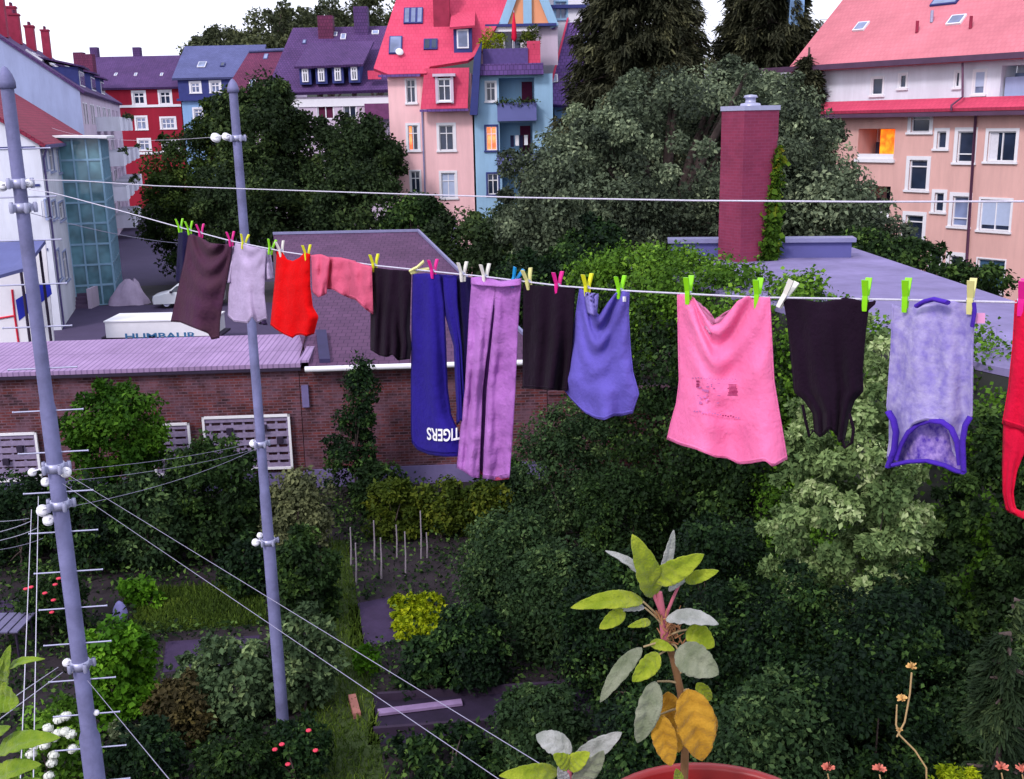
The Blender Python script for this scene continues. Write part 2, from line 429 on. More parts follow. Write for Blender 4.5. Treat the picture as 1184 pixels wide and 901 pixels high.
warm = mat_emit('lamp lit room', (1.0, .10, .004), (1.0, .30, .01), .8)
warm2 = mat_emit('lamp lit curtain', (1.0, .12, .04), (1.0, .3, .1), .8)
concrete = mat('grey concrete', K(122, 112, 160), .9, .15, 1.2, .3, 25, streak=.13)
flatroofm = mat('lilac grey roofing felt', K(142, 132, 178), .9, .24, .6, .35, 14, streak=.13)
polem = mat('grey blue galvanised steel', K(128, 129, 172), .62, .3, 2.6, .25, 45, .25, .1, streak=.13)
steel = mat('bright steel', K(180, 182, 212), .4, .08, 10, 0, 30, .5, .3)
whitepl = mat('white plastic', K(245, 245, 250, .8), .45, .03, 10)
ropem = mat('white rope', K(225, 222, 240), .8, .08, 60, .4, 300)
wirem = mat('grey wire', K(168, 165, 190), .6, .1, 20)
bark = mat('bark', (.075, .055, .05), .95, .3, 6, .6, 18)
asphalt = mat('asphalt', K(98, 86, 122, .5), .9, .12, .5, .25, 20)
soil = mat('dark soil', (.022, .016, .02), .95, .4, 1.2, .8, 7)
G = {}
def green(name, *c, trans=.2, **k):
    G[name] = mat_leaf(name, [(x[0]*1.04, x[1]*1.12, x[2]*.62) for x in c], trans, **k); return G[name]
green('dark broadleaf', (.012, .02, .018), (.03, .05, .03), (.09, .125, .065))
green('olive broadleaf', (.02, .026, .034), (.115, .142, .15), (.36, .4, .41))
green('spruce needles', (.016, .018, .018), (.046, .046, .046), (.12, .115, .1))
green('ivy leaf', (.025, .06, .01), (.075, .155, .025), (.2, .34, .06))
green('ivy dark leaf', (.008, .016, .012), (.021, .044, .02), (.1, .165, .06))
green('variegated leaf', (.05, .085, .05), (.21, .28, .18), (.54, .58, .55))
green('grey green leaf', (.014, .026, .022), (.03, .058, .035), (.14, .2, .12))
green('mid dark leaf', (.01, .018, .012), (.034, .058, .02), (.11, .15, .05))
green('mid leaf', (.012, .04, .006), (.036, .09, .012), (.10, .2, .03))
green('bright leaf', (.025, .075, .008), (.07, .17, .015), (.17, .33, .04))
green('yellow green leaf', (.10, .14, .006), (.26, .3, .012), (.46, .46, .03))
green('bean leaf', (.02, .034, .008), (.055, .075, .014), (.15, .16, .03))
green('deep leaf', (.006, .012, .014), (.014, .034, .017), (.085, .15, .06))
green('conifer frond', (.012, .022, .018), (.032, .05, .036), (.085, .11, .07))
green('hill leaf', (.03, .035, .035), (.07, .078, .065), (.13, .135, .105))

# ------------------------------------------------------------------ world, sun, view
SUN_EL, SUN_AZ = 42.0, 215.0      # the veiled evening sun: behind the camera, over the left shoulder
w = bpy.data.worlds.new('World'); scene.world = w; w.use_nodes = True
nt = w.node_tree; bg = nt.nodes['Background']
sky = nt.nodes.new('ShaderNodeTexSky'); sky.sky_type = 'NISHITA'; sky.sun_disc = False
sky.sun_elevation = rad(SUN_EL); sky.sun_rotation = rad(SUN_AZ); sky.air_density = 1.2; sky.dust_density = 4.0; sky.ozone_density = 2.0
mx = nt.nodes.new('ShaderNodeMix'); mx.data_type = 'RGBA'; mx.inputs['Factor'].default_value = 0.8   # a bright veil of thin cloud lies over the clear sky
nt.links.new(sky.outputs[0], mx.inputs['A']); mx.inputs['B'].default_value = (6.95, 7.1, 8.5, 1)
nt.links.new(mx.outputs['Result'], bg.inputs['Color']); bg.inputs['Strength'].default_value = 0.15
sl = bpy.data.lights.new('sun', 'SUN'); sl.energy = 1.5; sl.angle = rad(10); sl.color = (1.0, .9, .94)
so = bpy.data.objects.new('sun', sl); COL.objects.link(so)
az, el = rad(SUN_AZ), rad(SUN_EL)
sd = Vector((math.sin(az)*math.cos(el), math.cos(az)*math.cos(el), math.sin(el)))
so.rotation_euler = sd.to_track_quat('Z', 'Y').to_euler(); so.location = (0, 0, 60)
vs = scene.view_settings; scene.display_settings.display_device = 'sRGB'
vs.view_transform = 'Standard'; vs.look = 'None'; vs.exposure = 0.5; vs.gamma = 1.0; vs.use_curve_mapping = False
cd = bpy.data.cameras.new('camera'); cd.sensor_width = 36; cd.lens = F/W*36; cd.clip_end = 3000; cd.clip_start = .05
co = bpy.data.objects.new('camera', cd); COL.objects.link(co); scene.camera = co
M = Matrix.Identity(4)
for i in range(3): M[i][0], M[i][1], M[i][2], M[i][3] = CR[i], CU[i], -FW[i], CAM[i]
co.matrix_world = M
scene.cycles.max_bounces = 6; scene.cycles.transparent_max_bounces = 8
scene.cycles.use_denoising = True

# ------------------------------------------------------------------ ground
def sheet(name, pts, m, z, kind='structure', sub=0):
    mb = MB(); mb.poly([(p[0], p[1], z) for p in pts]); o = mb.build(name, m); return tag(o, kind=kind)
def pz(*L): return [aZ(x, y, 0) for x, y in L]
sheet('ground', [(-900, -60), (900, -60), (900, 1500), (-900, 1500)], mat('earth', (.05, .045, .05), .95, .3, .3, .4, 4), -.004)
sheet('garden_soil', [(-22, 2), (16, 2), (16, 31.5), (-22, 31.5)], soil, 0)
sheet('courtyard', [(-60, 34.5), (-9, 34.5), (-9, 66), (-60, 66)], asphalt, .004)
sheet('street', [(-120, 66), (60, 82), (60, 140), (-120, 140)], asphalt, .002)
lawnm = mat('lawn earth', (.035, .055, .015), .95, .3, 1.5, .6, 12)
LAWN = pz((150, 735), (165, 682), (302, 676), (310, 722))
PATH = pz((372, 768), (380, 625), (402, 625), (425, 768), (446, 901), (480, 1040), (260, 1040), (330, 880))
sheet('lawn', LAWN, lawnm, .006)
sheet('grass_path', PATH, lawnm, .006)
purplesoil = mat('purple grey mulch', K(84, 66, 104, .42), .95, .25, 2.0, .6, 10)
sheet('seed_bed', pz((188, 778), (192, 742), (300, 735), (300, 765)), purplesoil, .006)
sheet('vegetable_bed', pz((405, 748), (403, 700), (452, 690), (466, 742)), purplesoil, .006)
darksoil = mat('turned purple soil', K(60, 46, 76, .4), .95, .35, 1.6, .8, 6)
sheet('dug_bed', pz((425, 862), (432, 806), (700, 785), (710, 845)), darksoil, .006)
sheet('soil_path', pz((0, 720), (0, 695), (40, 690), (40, 718)), purplesoil, .006)
def grass(name, poly, n, h, m):
    xs = [p.x for p in poly]; ys = [p.y for p in poly]
    q = rng.uniform(0, 1, (n*3, 2))*[max(xs)-min(xs), max(ys)-min(ys)]+[min(xs), min(ys)]
    ins = np.zeros(len(q), bool); k = len(poly)
    for i in range(k):
        a, b = poly[i], poly[(i+1) % k]
        c = ((a.y > q[:, 1]) != (b.y > q[:, 1])) & (q[:, 0] < (b.x-a.x)*(q[:, 1]-a.y)/((b.y-a.y) or 1e-9)+a.x)
        ins ^= c
    q = q[ins][:n]
    P = np.c_[q, np.full(len(q), .01)]
    N = np.tile([0, -.4, .3], (len(q), 1))
    t = .5+.25*np.sin(q[:, 0]*1.7)*np.cos(q[:, 1]*2.1)+rng.normal(size=len(q))*.2
    o = leaf_mesh(name, m, None, P, N, h, .16, t, NEEDLE, 0, .5, axis=np.array([0, 0, 1.]))
    return tag(o, kind='stuff')
grassm = mat_leaf('grass blades', [(.03, .055, .01), (.07, .12, .015), (.13, .19, .025)], .3)
tag(grass('grass', LAWN, 9000, .11, grassm), 'short green grass of the small lawn behind the seed bed', 'grass')
g2 = grass('grass', PATH, 8000, .1, grassm)
tag(g2, 'trodden olive grass of the garden path beside the steel pole', 'grass')
# distant hill
mb = MB(); rows = []
for j in range(9):
    row = []
    for i in range(30):
        x = -400 + i*30; t = j/8
        top = 22 + 40/(1+math.exp(-(x+92)/17.)) + 5*math.sin(i*.9)
        row.append((x, 330+t*160, -3 + top*math.sin(t*PI/2)/(1+math.exp((x-8)/9.))))
    rows.append(row)
mb.grid(rows); tag(mb.build('hills', mat('wooded hillside', (.035, .04, .035), .95, .4, .05)), kind='structure')
# ================================================================== pink house
PH = Pl(aY(453, 200, 68) * 1.0); PH.P0.z = 0
def hp(x, y, off=0): return PH.P(x, y, off)
house = thing('pink_house', PH.pt(2.5, 0), 'pink rendered house with a bright red tiled roof and skylights', 'house', 'houses across the courtyard')
U = lambda pl, x, y=200: pl.uv(x, y)[0]
V = lambda pl, x, y: pl.uv(x, y)[1]
uL, uM, uR = 0.0, U(PH, 491), U(PH, 548)
vE, vMan = V(PH, 470, 86), V(PH, 515, 126)
wins = {'a': PH.rect(470, 92, 480.5, 119), 'b': PH.rect(472, 145, 483.5, 174), 'c': PH.rect(475, 198, 486, 224),
        'd': PH.rect(508, 145, 524.5, 174), 'e': PH.rect(510.5, 200, 526.5, 229), 'g': PH.rect(511, 252, 528, 300)}
mb = MB()
PH.wall(mb, uL, uM, 0, vE, [wins[k] for k in 'abc'], .16)
PH.wall(mb, uM, uR, 0, vMan, [wins[k] for k in 'deg'], .16)
mb.poly([PH.pt(0, 0), PH.pt(0, 0, -9), PH.pt(0, vE, -9), PH.pt(0, vE)]); mb.poly([PH.pt(uR, 0), PH.pt(uR, 0, -9), PH.pt(uR, vE, -9), PH.pt(uR, vE)])
mb.poly([PH.pt(uM, vMan, -.02), PH.pt(uR, vMan, -.02), PH.pt(uR, vE, -.02), PH.pt(uM, vE, -.02)])
mb.build('wall', pinkw, house)
PH.trim = .1
window(house, PH, wins['a'], white, pane, .08); window(house, PH, wins['b'], white, pane, .14, curtain=warm2, label='casement window with a reddish curtain'); window(house, PH, wins['c'], white, pane, .08)
window(house, PH, wins['d'], white, pane, .16)
window(house, PH, wins['e'], white, pane_lt, .14, blind=blindm, blind_frac=.98, label='window with its pale blue roller shutter closed')
mb = MB(); PH.fbox(mb, wins['g'][0]+.01, wins['g'][2]-.01, 0, wins['g'][3]-.02, -.12, -.06); mb.build('door', mat('lilac door', K(170, 165, 215), .6), house)
mb = MB(); PH.fbox(mb, uM-.06, uM+.03, 0, vMan, .02, .1); mb.build('downpipe', gutter, house)
# red roof rising from the eave
RP = Pl(PH.pt(0, vE, .45), 0, rad(42))
r = lambda x, y, off=0: RP.P(x, y, off)
mb = MB()
mb.prism([r(432, 79), r(449, 86), r(493, 85), r(497, 77), r(541, 70), r(556, 60), r(600, -12), r(640, -62), r(478, -62)], -RP.n*.22)
mb.prism([PH.pt(uM-.05, vMan, .75), PH.pt(uR-.25, vMan, .75), PH.pt(uR-.1, vE+.3, .3), PH.pt(uM+.25, vE+.3, .3)], -PH.n*.3)
mb.build('roof', redroof, house)
mb = MB(); PH.fbox(mb, -.5, uM, vE-.16, vE-.02, .3, .5); PH.fbox(mb, uM-.1, uR-.2, vMan-.16, vMan-.02, .5, .8); mb.build('gutter', mauveroof, house)
dw = PH.rect(507.5, 92, 522, 117)
mb = MB()
PH.fbox(mb, dw[0]-.16, dw[0], dw[1]-.15, dw[3]+.18, .2, .86); PH.fbox(mb, dw[2], dw[2]+.16, dw[1]-.15, dw[3]+.18, .2, .86)
PH.fbox(mb, dw[0]-.3, dw[2]+.3, dw[3]+.14, dw[3]+.3, .2, 1.0); mb.build('dormer_cheek', beige, house)
DP = Pl(PH.P0 + PH.n*.8, 0)
window(house, DP, dw, white, pane, .05, deep=.05)
mb = MB()      # shed dormer
a0, a1, b0, b1 = r(525, 62), r(546, 60), r(524, 36), r(540, 24)
hd = Vector((0, 0, 1))
mb.obox((a0+a1)/2+Vector((0, 1.2, .75)), Vector(((a1-a0).length/2, 0, 0)), Vector((0, 1.2, 0)), Vector((0, 0, .75)), 0)
slab(mb, [a0+Vector((-.2, -.35, 1.5)), a1+Vector((.2, -.35, 1.5)), a1+Vector((.2, 3.2, 2.9)), a0+Vector((-.2, 3.2, 2.9))], .14, 1)
dm = mb.build('dormer', [darkblue, redroof], house)
mb = MB(); mb.obox((a0+a1)/2+Vector((0, -.03, .8)), Vector((.36, 0, 0)), Vector((0, .03, 0)), Vector((0, 0, .55))); dw_ = mb.build('window', white, house)
mb = MB(); mb.obox((a0+a1)/2+Vector((0, -.055, .8)), Vector((.27, 0, 0)), Vector((0, .03, 0)), Vector((0, 0, .45))); mb.build('pane', pane_lt, dw_)
def skylight(root, rp, x0, y0, x1, y1, n=1, pm=pane_lt, fm=darkblue):
    u0, v0, u1, v1 = rp.rect(x0, y0, x1, y1)
    m = MB(); rp.fbox(m, u0, u1, v0, v1, -.02, .1)
    s = m.build('skylight', fm, root); g = MB(); wd = (u1-u0)/n
    for k in range(n): rp.fbox(g, u0+wd*k+.07, u0+wd*(k+1)-.07, v0+.07, v1-.07, .09, .115)
    g.build('pane', pm, s); return s
skylight(house, RP, 467, 10, 489, 28, 3); skylight(house, RP, 450, 43, 465, 63, 1, pane_lt); skylight(house, RP, 490, 46, 506, 58, 2, pane)
mb = MB(); mb.lathe(r(462, 60, .25), [(.25, 0), (.22, .05), (.01, .06)], 14, axis=-FW+Vector((.3, 0, .4))); mb.build('satellite_dish', white, house)
mb = MB(); c = r(511, 26); mb.box(c+Vector((0, .2, .9)), (1.0, .9, 3.2)); mb.box(c+Vector((0, .2, 2.55)), (1.15, 1.05, .14)); mb.build('chimney', redbrick, house)
# ================================================================== pale blue house
BH = Pl(PH.pt(0, 0), 0)
house = thing('blue_house', BH.pt(uR+2.5, 0), 'pale blue house with balconies and a planted roof terrace beside the pink one', 'house', 'houses across the courtyard')
u0, u1 = U(BH, 549.5)+.03, U(BH, 640)
vT = V(BH, 590, 86)
bw_ = {'a': BH.rect(562, 95, 573, 117), 'b': BH.rect(562, 146, 574.5, 174), 'c': BH.rect(564, 201, 576, 225),
       'l': (*BH.rect(577, 90, 618, 136), 1.4), 'm': (*BH.rect(578, 142, 616, 194), 1.4), 'n': (*BH.rect(581, 202, 616, 250), 1.4)}
mb = MB(); BH.wall(mb, u0, u1, 0, vT, list(bw_.values()), .16)
for uu in (u0, u1): mb.poly([BH.pt(uu, 0), BH.pt(uu, 0, -10), BH.pt(uu, vT, -10), BH.pt(uu, vT)])
mb.build('wall', bluew, house)
window(house, BH, bw_['a'], white, pane, .08); window(house, BH, bw_['c'], white, pane, .1, trimmat=darkblue)
window(house, BH, bw_['b'], white, warm2, .1, trimmat=darkblue, label='window lit orange from inside')
for k, (ya, yb) in {'l': (119, 137), 'm': (178, 196), 'n': (240, 256)}.items():
    h = bw_[k]; q = BH.rect(575, ya, 620, yb)
    m = MB(); BH.fbox(m, q[0], q[2], q[1], q[3], .55, .65); BH.fbox(m, q[0], q[0]+.1, q[1], q[3], 0, .55); BH.fbox(m, q[2]-.1, q[2], q[1], q[3], 0, .55); BH.fbox(m, q[0], q[2], q[1]-.15, q[1], 0, .65)
    bal = m.build('balcony', mat('blue grey parapet', K(110, 115, 175), .8, .08, 1), house)
    m = MB(); BH.fbox(m, h[2]-.75, h[2]-.1, h[1], h[3]-.2, -1.38, -1.3); m.build('door', maroon, bal)
    n = 260; P = np.array([BH.pt(q[0]+(q[2]-q[0])*rng.uniform(), q[3]+.05, .6) for _ in range(n)])+rng.normal(size=(n, 3))*.1
    leaf_mesh('planting', G['dark broadleaf'], bal, P, np.tile([0, -.5, .5], (n, 1)), .16)
mb = MB()
for k, (dx, hh, c) in enumerate(((.25, .9, 0), (.55, .75, 1), (.8, 1.0, 0), (1.1, .7, 1))):
    h = bw_['m']; BH.fbox(mb, h[0]+.4+dx, h[0]+.62+dx, h[3]-1.0-hh*.5, h[3]-.75, -.35, -.33, c)
mb.build('washing', [mat('navy washing', K(20, 20, 60)), white], house)
# terrace roof strip, back wall, gable
mb = MB(); q = BH.rect(554, 74, 628, 87); BH.fbox(mb, q[0], q[2], q[1], q[3], -10, .55)
mb.build('roof', mauveroof, house)
mb = MB(); BH.fbox(mb, q[0]+.25, q[2]-.9, q[3], q[3]+.9, -.1, 0); mb.build('terrace_parapet', mat('violet railing', K(96, 78, 140), .7, .2, 5), house)
mb = MB(); BH.fbox(mb, q[2]-.95, q[2]-.15, q[3], q[3]+1.3, -.3, -.1); mb.build('terrace_screen', redroof, house)
TB = Pl(BH.pt(0, 0, -2.6), 0)
tw = TB.rect(583, 38, 603, 64); tu0, tu1, tv1 = U(TB, 556, 50), U(TB, 645, 50), V(TB, 610, 30)
mb = MB(); TB.wall(mb, tu0, tu1, q[3], tv1, [tw], .15); mb.build('terrace_wall', beige, house)
window(house, TB, tw, white, pane, .12, mull=1, transom=0)
mb = MB(); TB.fbox(mb, tu0+.6, tu1-1.2, tv1-.34, tv1-.05, .05, .35); mb.build('awning', white, house)
ga, gb, gc = TB.P(580, 33), TB.P(640, 28), TB.P(609, -48)
mb = MB(); mb.prism([ga, gb, gc], -TB.n*.3); mb.build('gable', orangew, house)
mb = MB()
for a, b in ((ga, gc), (gb, gc), ((ga+gb)/2, gc)):
    d = (b-a).normalized(); s_ = TB.n.cross(d)*.26
    mb.obox((a+b)/2+TB.n*.12, d*((b-a).length/2+.2), s_, TB.n*.11)
mb.build('barge_board', bluew, house)
mb = MB()
for a in (ga, gb):
    o = (a-gc).normalized()*.3
    slab(mb, [a+o+TB.n*.2, gc+TB.n*.2, gc-TB.n*7, a+o-TB.n*7], .2)
mb.build('gable_roof', mauveroof, house)
mb = MB(); TB.fbox(mb, tu0+.3, tu1-.1, tv1-.06, tv1+.1, .02, .5); mb.build('fascia', darkblue, house)
# party-wall upstand between the two roofs
mb = MB(); mb.prism([BH.P(548, 66, .9), BH.P(557, 48, .9), BH.P(552, 133, .9), BH.P(543, 133, .9)], -BH.n*1.0); mb.build('fire_wall', darkblue, house)
# closed red parasol and terrace planters are things of their own
p = TB.P(595, 66, 1.6); mb = MB(); mb.tube([p, p+Vector((0, 0, 2.7))], .03); mb.lathe(p+Vector((0, 0, .9)), [(.05, 0), (.17, .2), (.12, 1.0), (.02, 1.75)], 8, 1)
tag(mb.build('parasol', [steel, mat('red canvas', K(235, 25, 70))]), 'closed red parasol standing on the roof terrace', 'parasol')
for lab, x, y, wd, m in (('feathery yellow green bush at the left end of the roof terrace', 570, 70, 1.2, 'yellow green leaf'), ('round yellow olive bush right of the red parasol on the terrace', 614, 72, 1.0, 'bean leaf')):
    p = BH.P(x, y, -.8); p.z = q[3]
    plant('terrace_bush', lab, 'bush', [((p.x, p.y, p.z+1.35), (wd*.55, wd*.5, .75), 30, .28, 1300)], p, .16, G[m], bark, 'bushes on the roof terrace', .4, .04, 'foliage', 'stem')
# ================================================================== purple roofed house right of the blue one
NH = Pl(PH.pt(0, 0, -3), 0)
house = thing('violet_roofed_house', NH.pt(10, 0), 'house with steep violet roof and white gable half hidden by the spruce', 'house', 'houses across the courtyard')
nu0, nu1, nv = U(NH, 641, 100), U(NH, 700, 100), V(NH, 655, 118)
mb = MB(); NH.fbox(mb, nu0, nu1, 0, nv, -9, 0); mb.build('wall', bluew2, house)
a, b, c, d = NH.P(630, 120, .6), NH.P(704, 126, .6), NH.P(690, 22, -4.5), NH.P(654, 27, -4.5)
mb = MB(); slab(mb, [a, b, c, d], .25); mb.prism([a+Vector((.1, -.1, .2)), d+Vector((.1, -.1, .2)), d+Vector((.2, -.1, .2)), a+Vector((.2, -.1, .2))], Vector((0, 0, .15)), 1); mb.build('roof', [mauveroof, redroof], house)
NR = Pl(a, 0, math.atan2((d-a).y, (d-a).z)); skylight(house, NR, 636, 87, 645, 96, 1, pane_lt, white); skylight(house, NR, 668, 40, 684, 56, 1, pane_lt, white)
UP = Pl(PH.pt(0, 0, -7.5), 0); wq = UP.rect(642, 2, 655, 22)
mb = MB(); us = [U(UP, x, 15) for x in (622, 690)]; UP.wall(mb, us[0], us[1], nv, V(UP, 650, -25), [wq], .12); mb.build('gable_wall', white, house)
window(house, UP, wq, bluew, pane_lt, .1, mull=1, transom=0)
mb = MB(); UP.fbox(mb, us[0], us[1], V(UP, 650, 10), V(UP, 650, 6), .02, .3); mb.build('ledge', darkblue, house)

# ================================================================== salmon apartment block (right)
P0 = aY(1146, 247, 50); P0.z = 0
AB = Pl(P0, math.atan2(-.8, .6))
AB.du = Vector((.6, -.8, 0)); AB.n = AB.du.cross(AB.dv); AB.n = AB.n if AB.n.dot(CAM-AB.P0) > 0 else -AB.n
house = thing('apartment_block', AB.pt(0, 0), 'long salmon apartment block with a white attic storey and salmon red roof', 'apartment block')
ua, ub = U(AB, 870, 200), U(AB, 1300, 230)
vL = V(AB, 1100, 124); vA = V(AB, 1100, 70)
small = [(1083.5, 152, 1094, 172), (1080.5, 223, 1091, 245), (1077, 293.5, 1086, 312)]
mid = [(1107, 152, 1125, 188), (1101, 227, 1119, 262), (1097, 296, 1113, 324)]
big = [(1142, 152, 1174, 187), (1133, 231, 1168, 267), (1129, 300, 1161, 337)]
stair = [(1053.5, 134, 1075, 153), (1051, 185, 1071.5, 220), (1046.5, 249, 1066.5, 283)]
log = [(992, 149, 1034, 184), (985, 215, 1029, 250), (980, 280, 1024, 315)]
H_ = {}
for nm, L in (('s', small), ('m', mid), ('b', big), ('t', stair)):
    for i, q in enumerate(L): H_[nm+str(i)] = AB.rect(*q)
for i, q in enumerate(log): H_['l'+str(i)] = (*AB.rect(*q), 1.6)
H_['x'] = AB.rect(947, 133, 966, 152)
mb = MB(); AB.wall(mb, ua, ub, 0, vL-.02, list(H_.values()), .16)
for uu in (ua, ub): mb.poly([AB.pt(uu, 0), AB.pt(uu, 0, -11), AB.pt(uu, vL, -11), AB.pt(uu, vL)])
mb.build('wall', tanw, house)
AT = Pl(AB.pt(0, 0, -.25), 0); AT.du, AT.n = AB.du, AB.n
at = {'a': AT.rect(1008, 90, 1021, 110), 'b': AT.rect(1040, 86, 1048, 102), 'c': AT.rect(1104.5, 83, 1110, 101), 'd': AT.rect(1126, 82, 1139, 109)}
al = (*AT.rect(1157, 74, 1240, 112), 1.3)
mb = MB(); AT.wall(mb, ua, ub, vL+.02, vA, list(at.values())+[al], .14); mb.build('attic_wall', cream, house)
for k, q in at.items(): window(house, AT, q, white, pane if k != 'd' else pane_lt, .08, mull=0, transom=0, deep=.06, blind=blindm if k == 'd' else None, blind_frac=.7)
mb = MB(); AT.fbox(mb, al[0], al[0]+1.1, al[1], al[3]-.3, -1.28, -1.2); AT.fbox(mb, al[0]+.1, al[2], al[1], al[1]+.9, -.3, -.22, 1); mb.build('attic_loggia', [pane_lt, gablew], house)
for i, k in enumerate(('s0', 's1', 's2')): window(house, AB, H_[k], white, pane, .16, mull=0, transom=0)
for k in ('m0', 'm1', 'm2'): window(house, AB, H_[k], white, pane if k != 'm1' else pane_lt, .18, mull=0, transom=.27)
for k in ('t0', 't1', 't2'): window(house, AB, H_[k], white, pane, .18, mull=0, transom=.78)
window(house, AB, H_['b0'], white, pane, .14, mull=1, transom=0, curtain=curt, label='wide window with a white curtain at its left side')
window(house, AB, H_['b1'], white, pane, .1, mull=1, transom=0, blind=blindm, blind_frac=.86, label='wide window with its pale blinds nearly down')
window(house, AB, H_['b2'], white, mat_glass('blue window glass', (.04, .09, .16)), .06, mull=1, transom=0, label='wide blue glazed ground floor window')
window(house, AB, H_['x'], white, pane, .1, mull=0, transom=0)
for i in range(3):
    h = H_['l%d' % i]
    m = MB(); AB.fbox(m, h[0]-.1, h[2]+.1, h[1]-.16, h[1], -.05, .12); AB.fbox(m, h[0], h[2], h[1]+.0, h[1]+.25, -.1, -.02)
    lg = m.build('loggia', white, house, )
    m = MB(); o_ = -.5 if i == 0 else -1.5; AB.fbox(m, h[0]+(h[2]-h[0])*.45, h[2]-.02, h[1], h[3]-.04, o_-.08, o_)
    d_ = m.build('door', warm if i == 0 else pane, lg)
    if i == 0: d_['label'] = 'balcony door glowing orange with lamp light'
    m = MB(); AB.fbox(m, h[0]+.35, h[0]+1.2, h[1], h[1]+.8, -1.4, -1.0); m.build('balcony_furniture', dark, lg)
mb = MB()
sl_ = [AB.pt(ua, vL-.05, .75), AB.pt(ub, vL-.05, .75), AB.pt(ub, vL+.42, -.2), AB.pt(ua, vL+.42, -.2)]
slab(mb, sl_, .16); mb.build('skirt_roof', redroof, house)
mb = MB(); AB.fbox(mb, ua, ub, vL-.4, vL-.22, .55, .72); AB.fbox(mb, ua, ub, vA-.1, vA+.16, .1, .6); mb.build('gutter', mat('dark gutter', K(92, 66, 92), .6), house)
mb = MB(); pts = [AB.P(1135, 127, .1), AB.P(1127, 132, .1), AB.P(1117, 330, .1)]; pts[2].z = 0
mb.tube([AB.P(1113, 70, .3), AB.P(1113, 112, .3), AB.P(1100, 122, .85), AB.P(1100, 128, .8)], .05, 6); mb.tube([AB.P(1130, 130, .6), AB.P(1128, 136, .1), pts[2]], .065, 6); mb.build('downpipe', mat('plum downpipe', K(110, 70, 100), .6), house)
AR = Pl(AB.pt(0, vA+.05, .55), 0); AR.du = AB.du
hz = -AB.n; AR.dv = (ZUP*math.sin(rad(40)) + hz*math.cos(rad(40))).normalized(); AR.n = AR.du.cross(AR.dv); AR.n = AR.n if AR.n.z > 0 else -AR.n
ul = U(AR, 914, 76)
mb = MB(); slab(mb, [AR.pt(ul, 0), AR.pt(ub+3, 0), AR.pt(ub+3, 9.5), AR.pt(ul, 9.5)], .25); mb.prism([AR.pt(ul, .05, -.3), AR.pt(ul, 9.5, -.3), AR.pt(ul, 0, -6) + hz*9], AR.du*.2, 1)
mb.build('roof', [salmonroof, cream], house)
skylight(house, AR, 990, 27, 1002, 36, 1, pane_lt, white); skylight(house, AR, 1098, 19, 1114, 29, 1, pane_lt, white); skylight(house, AR, 1082, -8, 1110, 6, 1, pane_lt)
for x, y in ((1060, 38), (1122, 33), (1077, 26)):
    mb = MB(); c = AR.P(x, y); mb.tube([c, c+Vector((0, 0, .55))], .08, 8); mb.build('vent_pipe', steel if x == 1077 else redbrick, house)
mb = MB(); c = AR.P(919, 20); mb.box(c+Vector((0, 0, 1.0)), (.8, .8, 3)); mb.build('chimney', bluew2, house)

# ================================================================== street row on the left
D = Vector((-.27, .963, 0)).normalized(); E = Vector((.963, .27, 0)).normalized()
def facade(P0, du):
    p = Pl(P0); p.du = du.normalized(); p.n = p.du.cross(ZUP)
    if p.n.dot(CAM-p.P0) < 0: p.n = -p.n
    return p
# --- white corner building A
c0 = aY(45, 165, 58); zA = c0.z; c0.z = 0
house = thing('white_stair_tower_building', c0, 'white three storey building with red roof and a glazed stair tower', 'building', 'buildings along the left side of the courtyard')
FA = facade(c0, D); GA = facade(c0, -E)
LA = 26.0
rects = []
for (xs, ya, yb) in (([(49, 53.5), (57, 62), (66.5, 72)], 171, 197), ([(53, 57), (60, 65), (68, 74)], 231, 252), ([(66, 70), (73.5, 78)], 288, 325)):
    for i, (xa, xb) in enumerate(xs): rects.append(FA.rect(xa, ya+i*1.3, xb, yb+i*1.3))
mb = MB(); FA.wall(mb, 0, LA, 0, zA, rects, .18)
GA.wall(mb, 0, 14, 0, zA, [], .1); top = GA.pt(5.5, zA+3.9)
mb.poly([GA.pt(0, zA), GA.pt(11, zA), top])
mb.build('wall', cream, house)
for q in rects: window(house, FA, q, white, pane, .1, mull=1, transom=.7, trimmat=gablew)
mb = MB()
rid = GA.pt(5.5, zA+3.9)
slab(mb, [GA.pt(-.35, zA-.1, .25), rid+GA.n*.25+Vector((0, 0, .12)), rid+D*LA+Vector((0, 0, .12)), GA.pt(-.35, zA-.1)+D*LA], .2)
slab(mb, [GA.pt(11.4, zA-.1, .25), rid+GA.n*.25+Vector((0, 0, .12)), rid+D*LA+Vector((0, 0, .12)), GA.pt(11.4, zA-.1)+D*LA], .2)
mb.build('roof', mat_brick('dull red roof tiles', K(165, 60, 85), K(150, 52, 78), K(104, 40, 62), .25, .3, .02, .3, .5, .4), house)
mb = MB(); FA.fbox(mb, -.2, LA, zA-.3, zA-.12, .3, .45); mb.tube([FA.pt(.3, zA-.2, .35), FA.pt(.3, zA-.8, .1), FA.pt(.3, 0, .1)], .06, 6); mb.build('gutter', mat('dark zinc', K(100, 90, 140), .5), house)
for yy in (171, 215, 290):
    mb = MB(); v = V(GA, 20, yy); GA.fbox(mb, .2, 12, v-.06, v+.06, .01, .05); mb.build('string_course', darkblue, house)
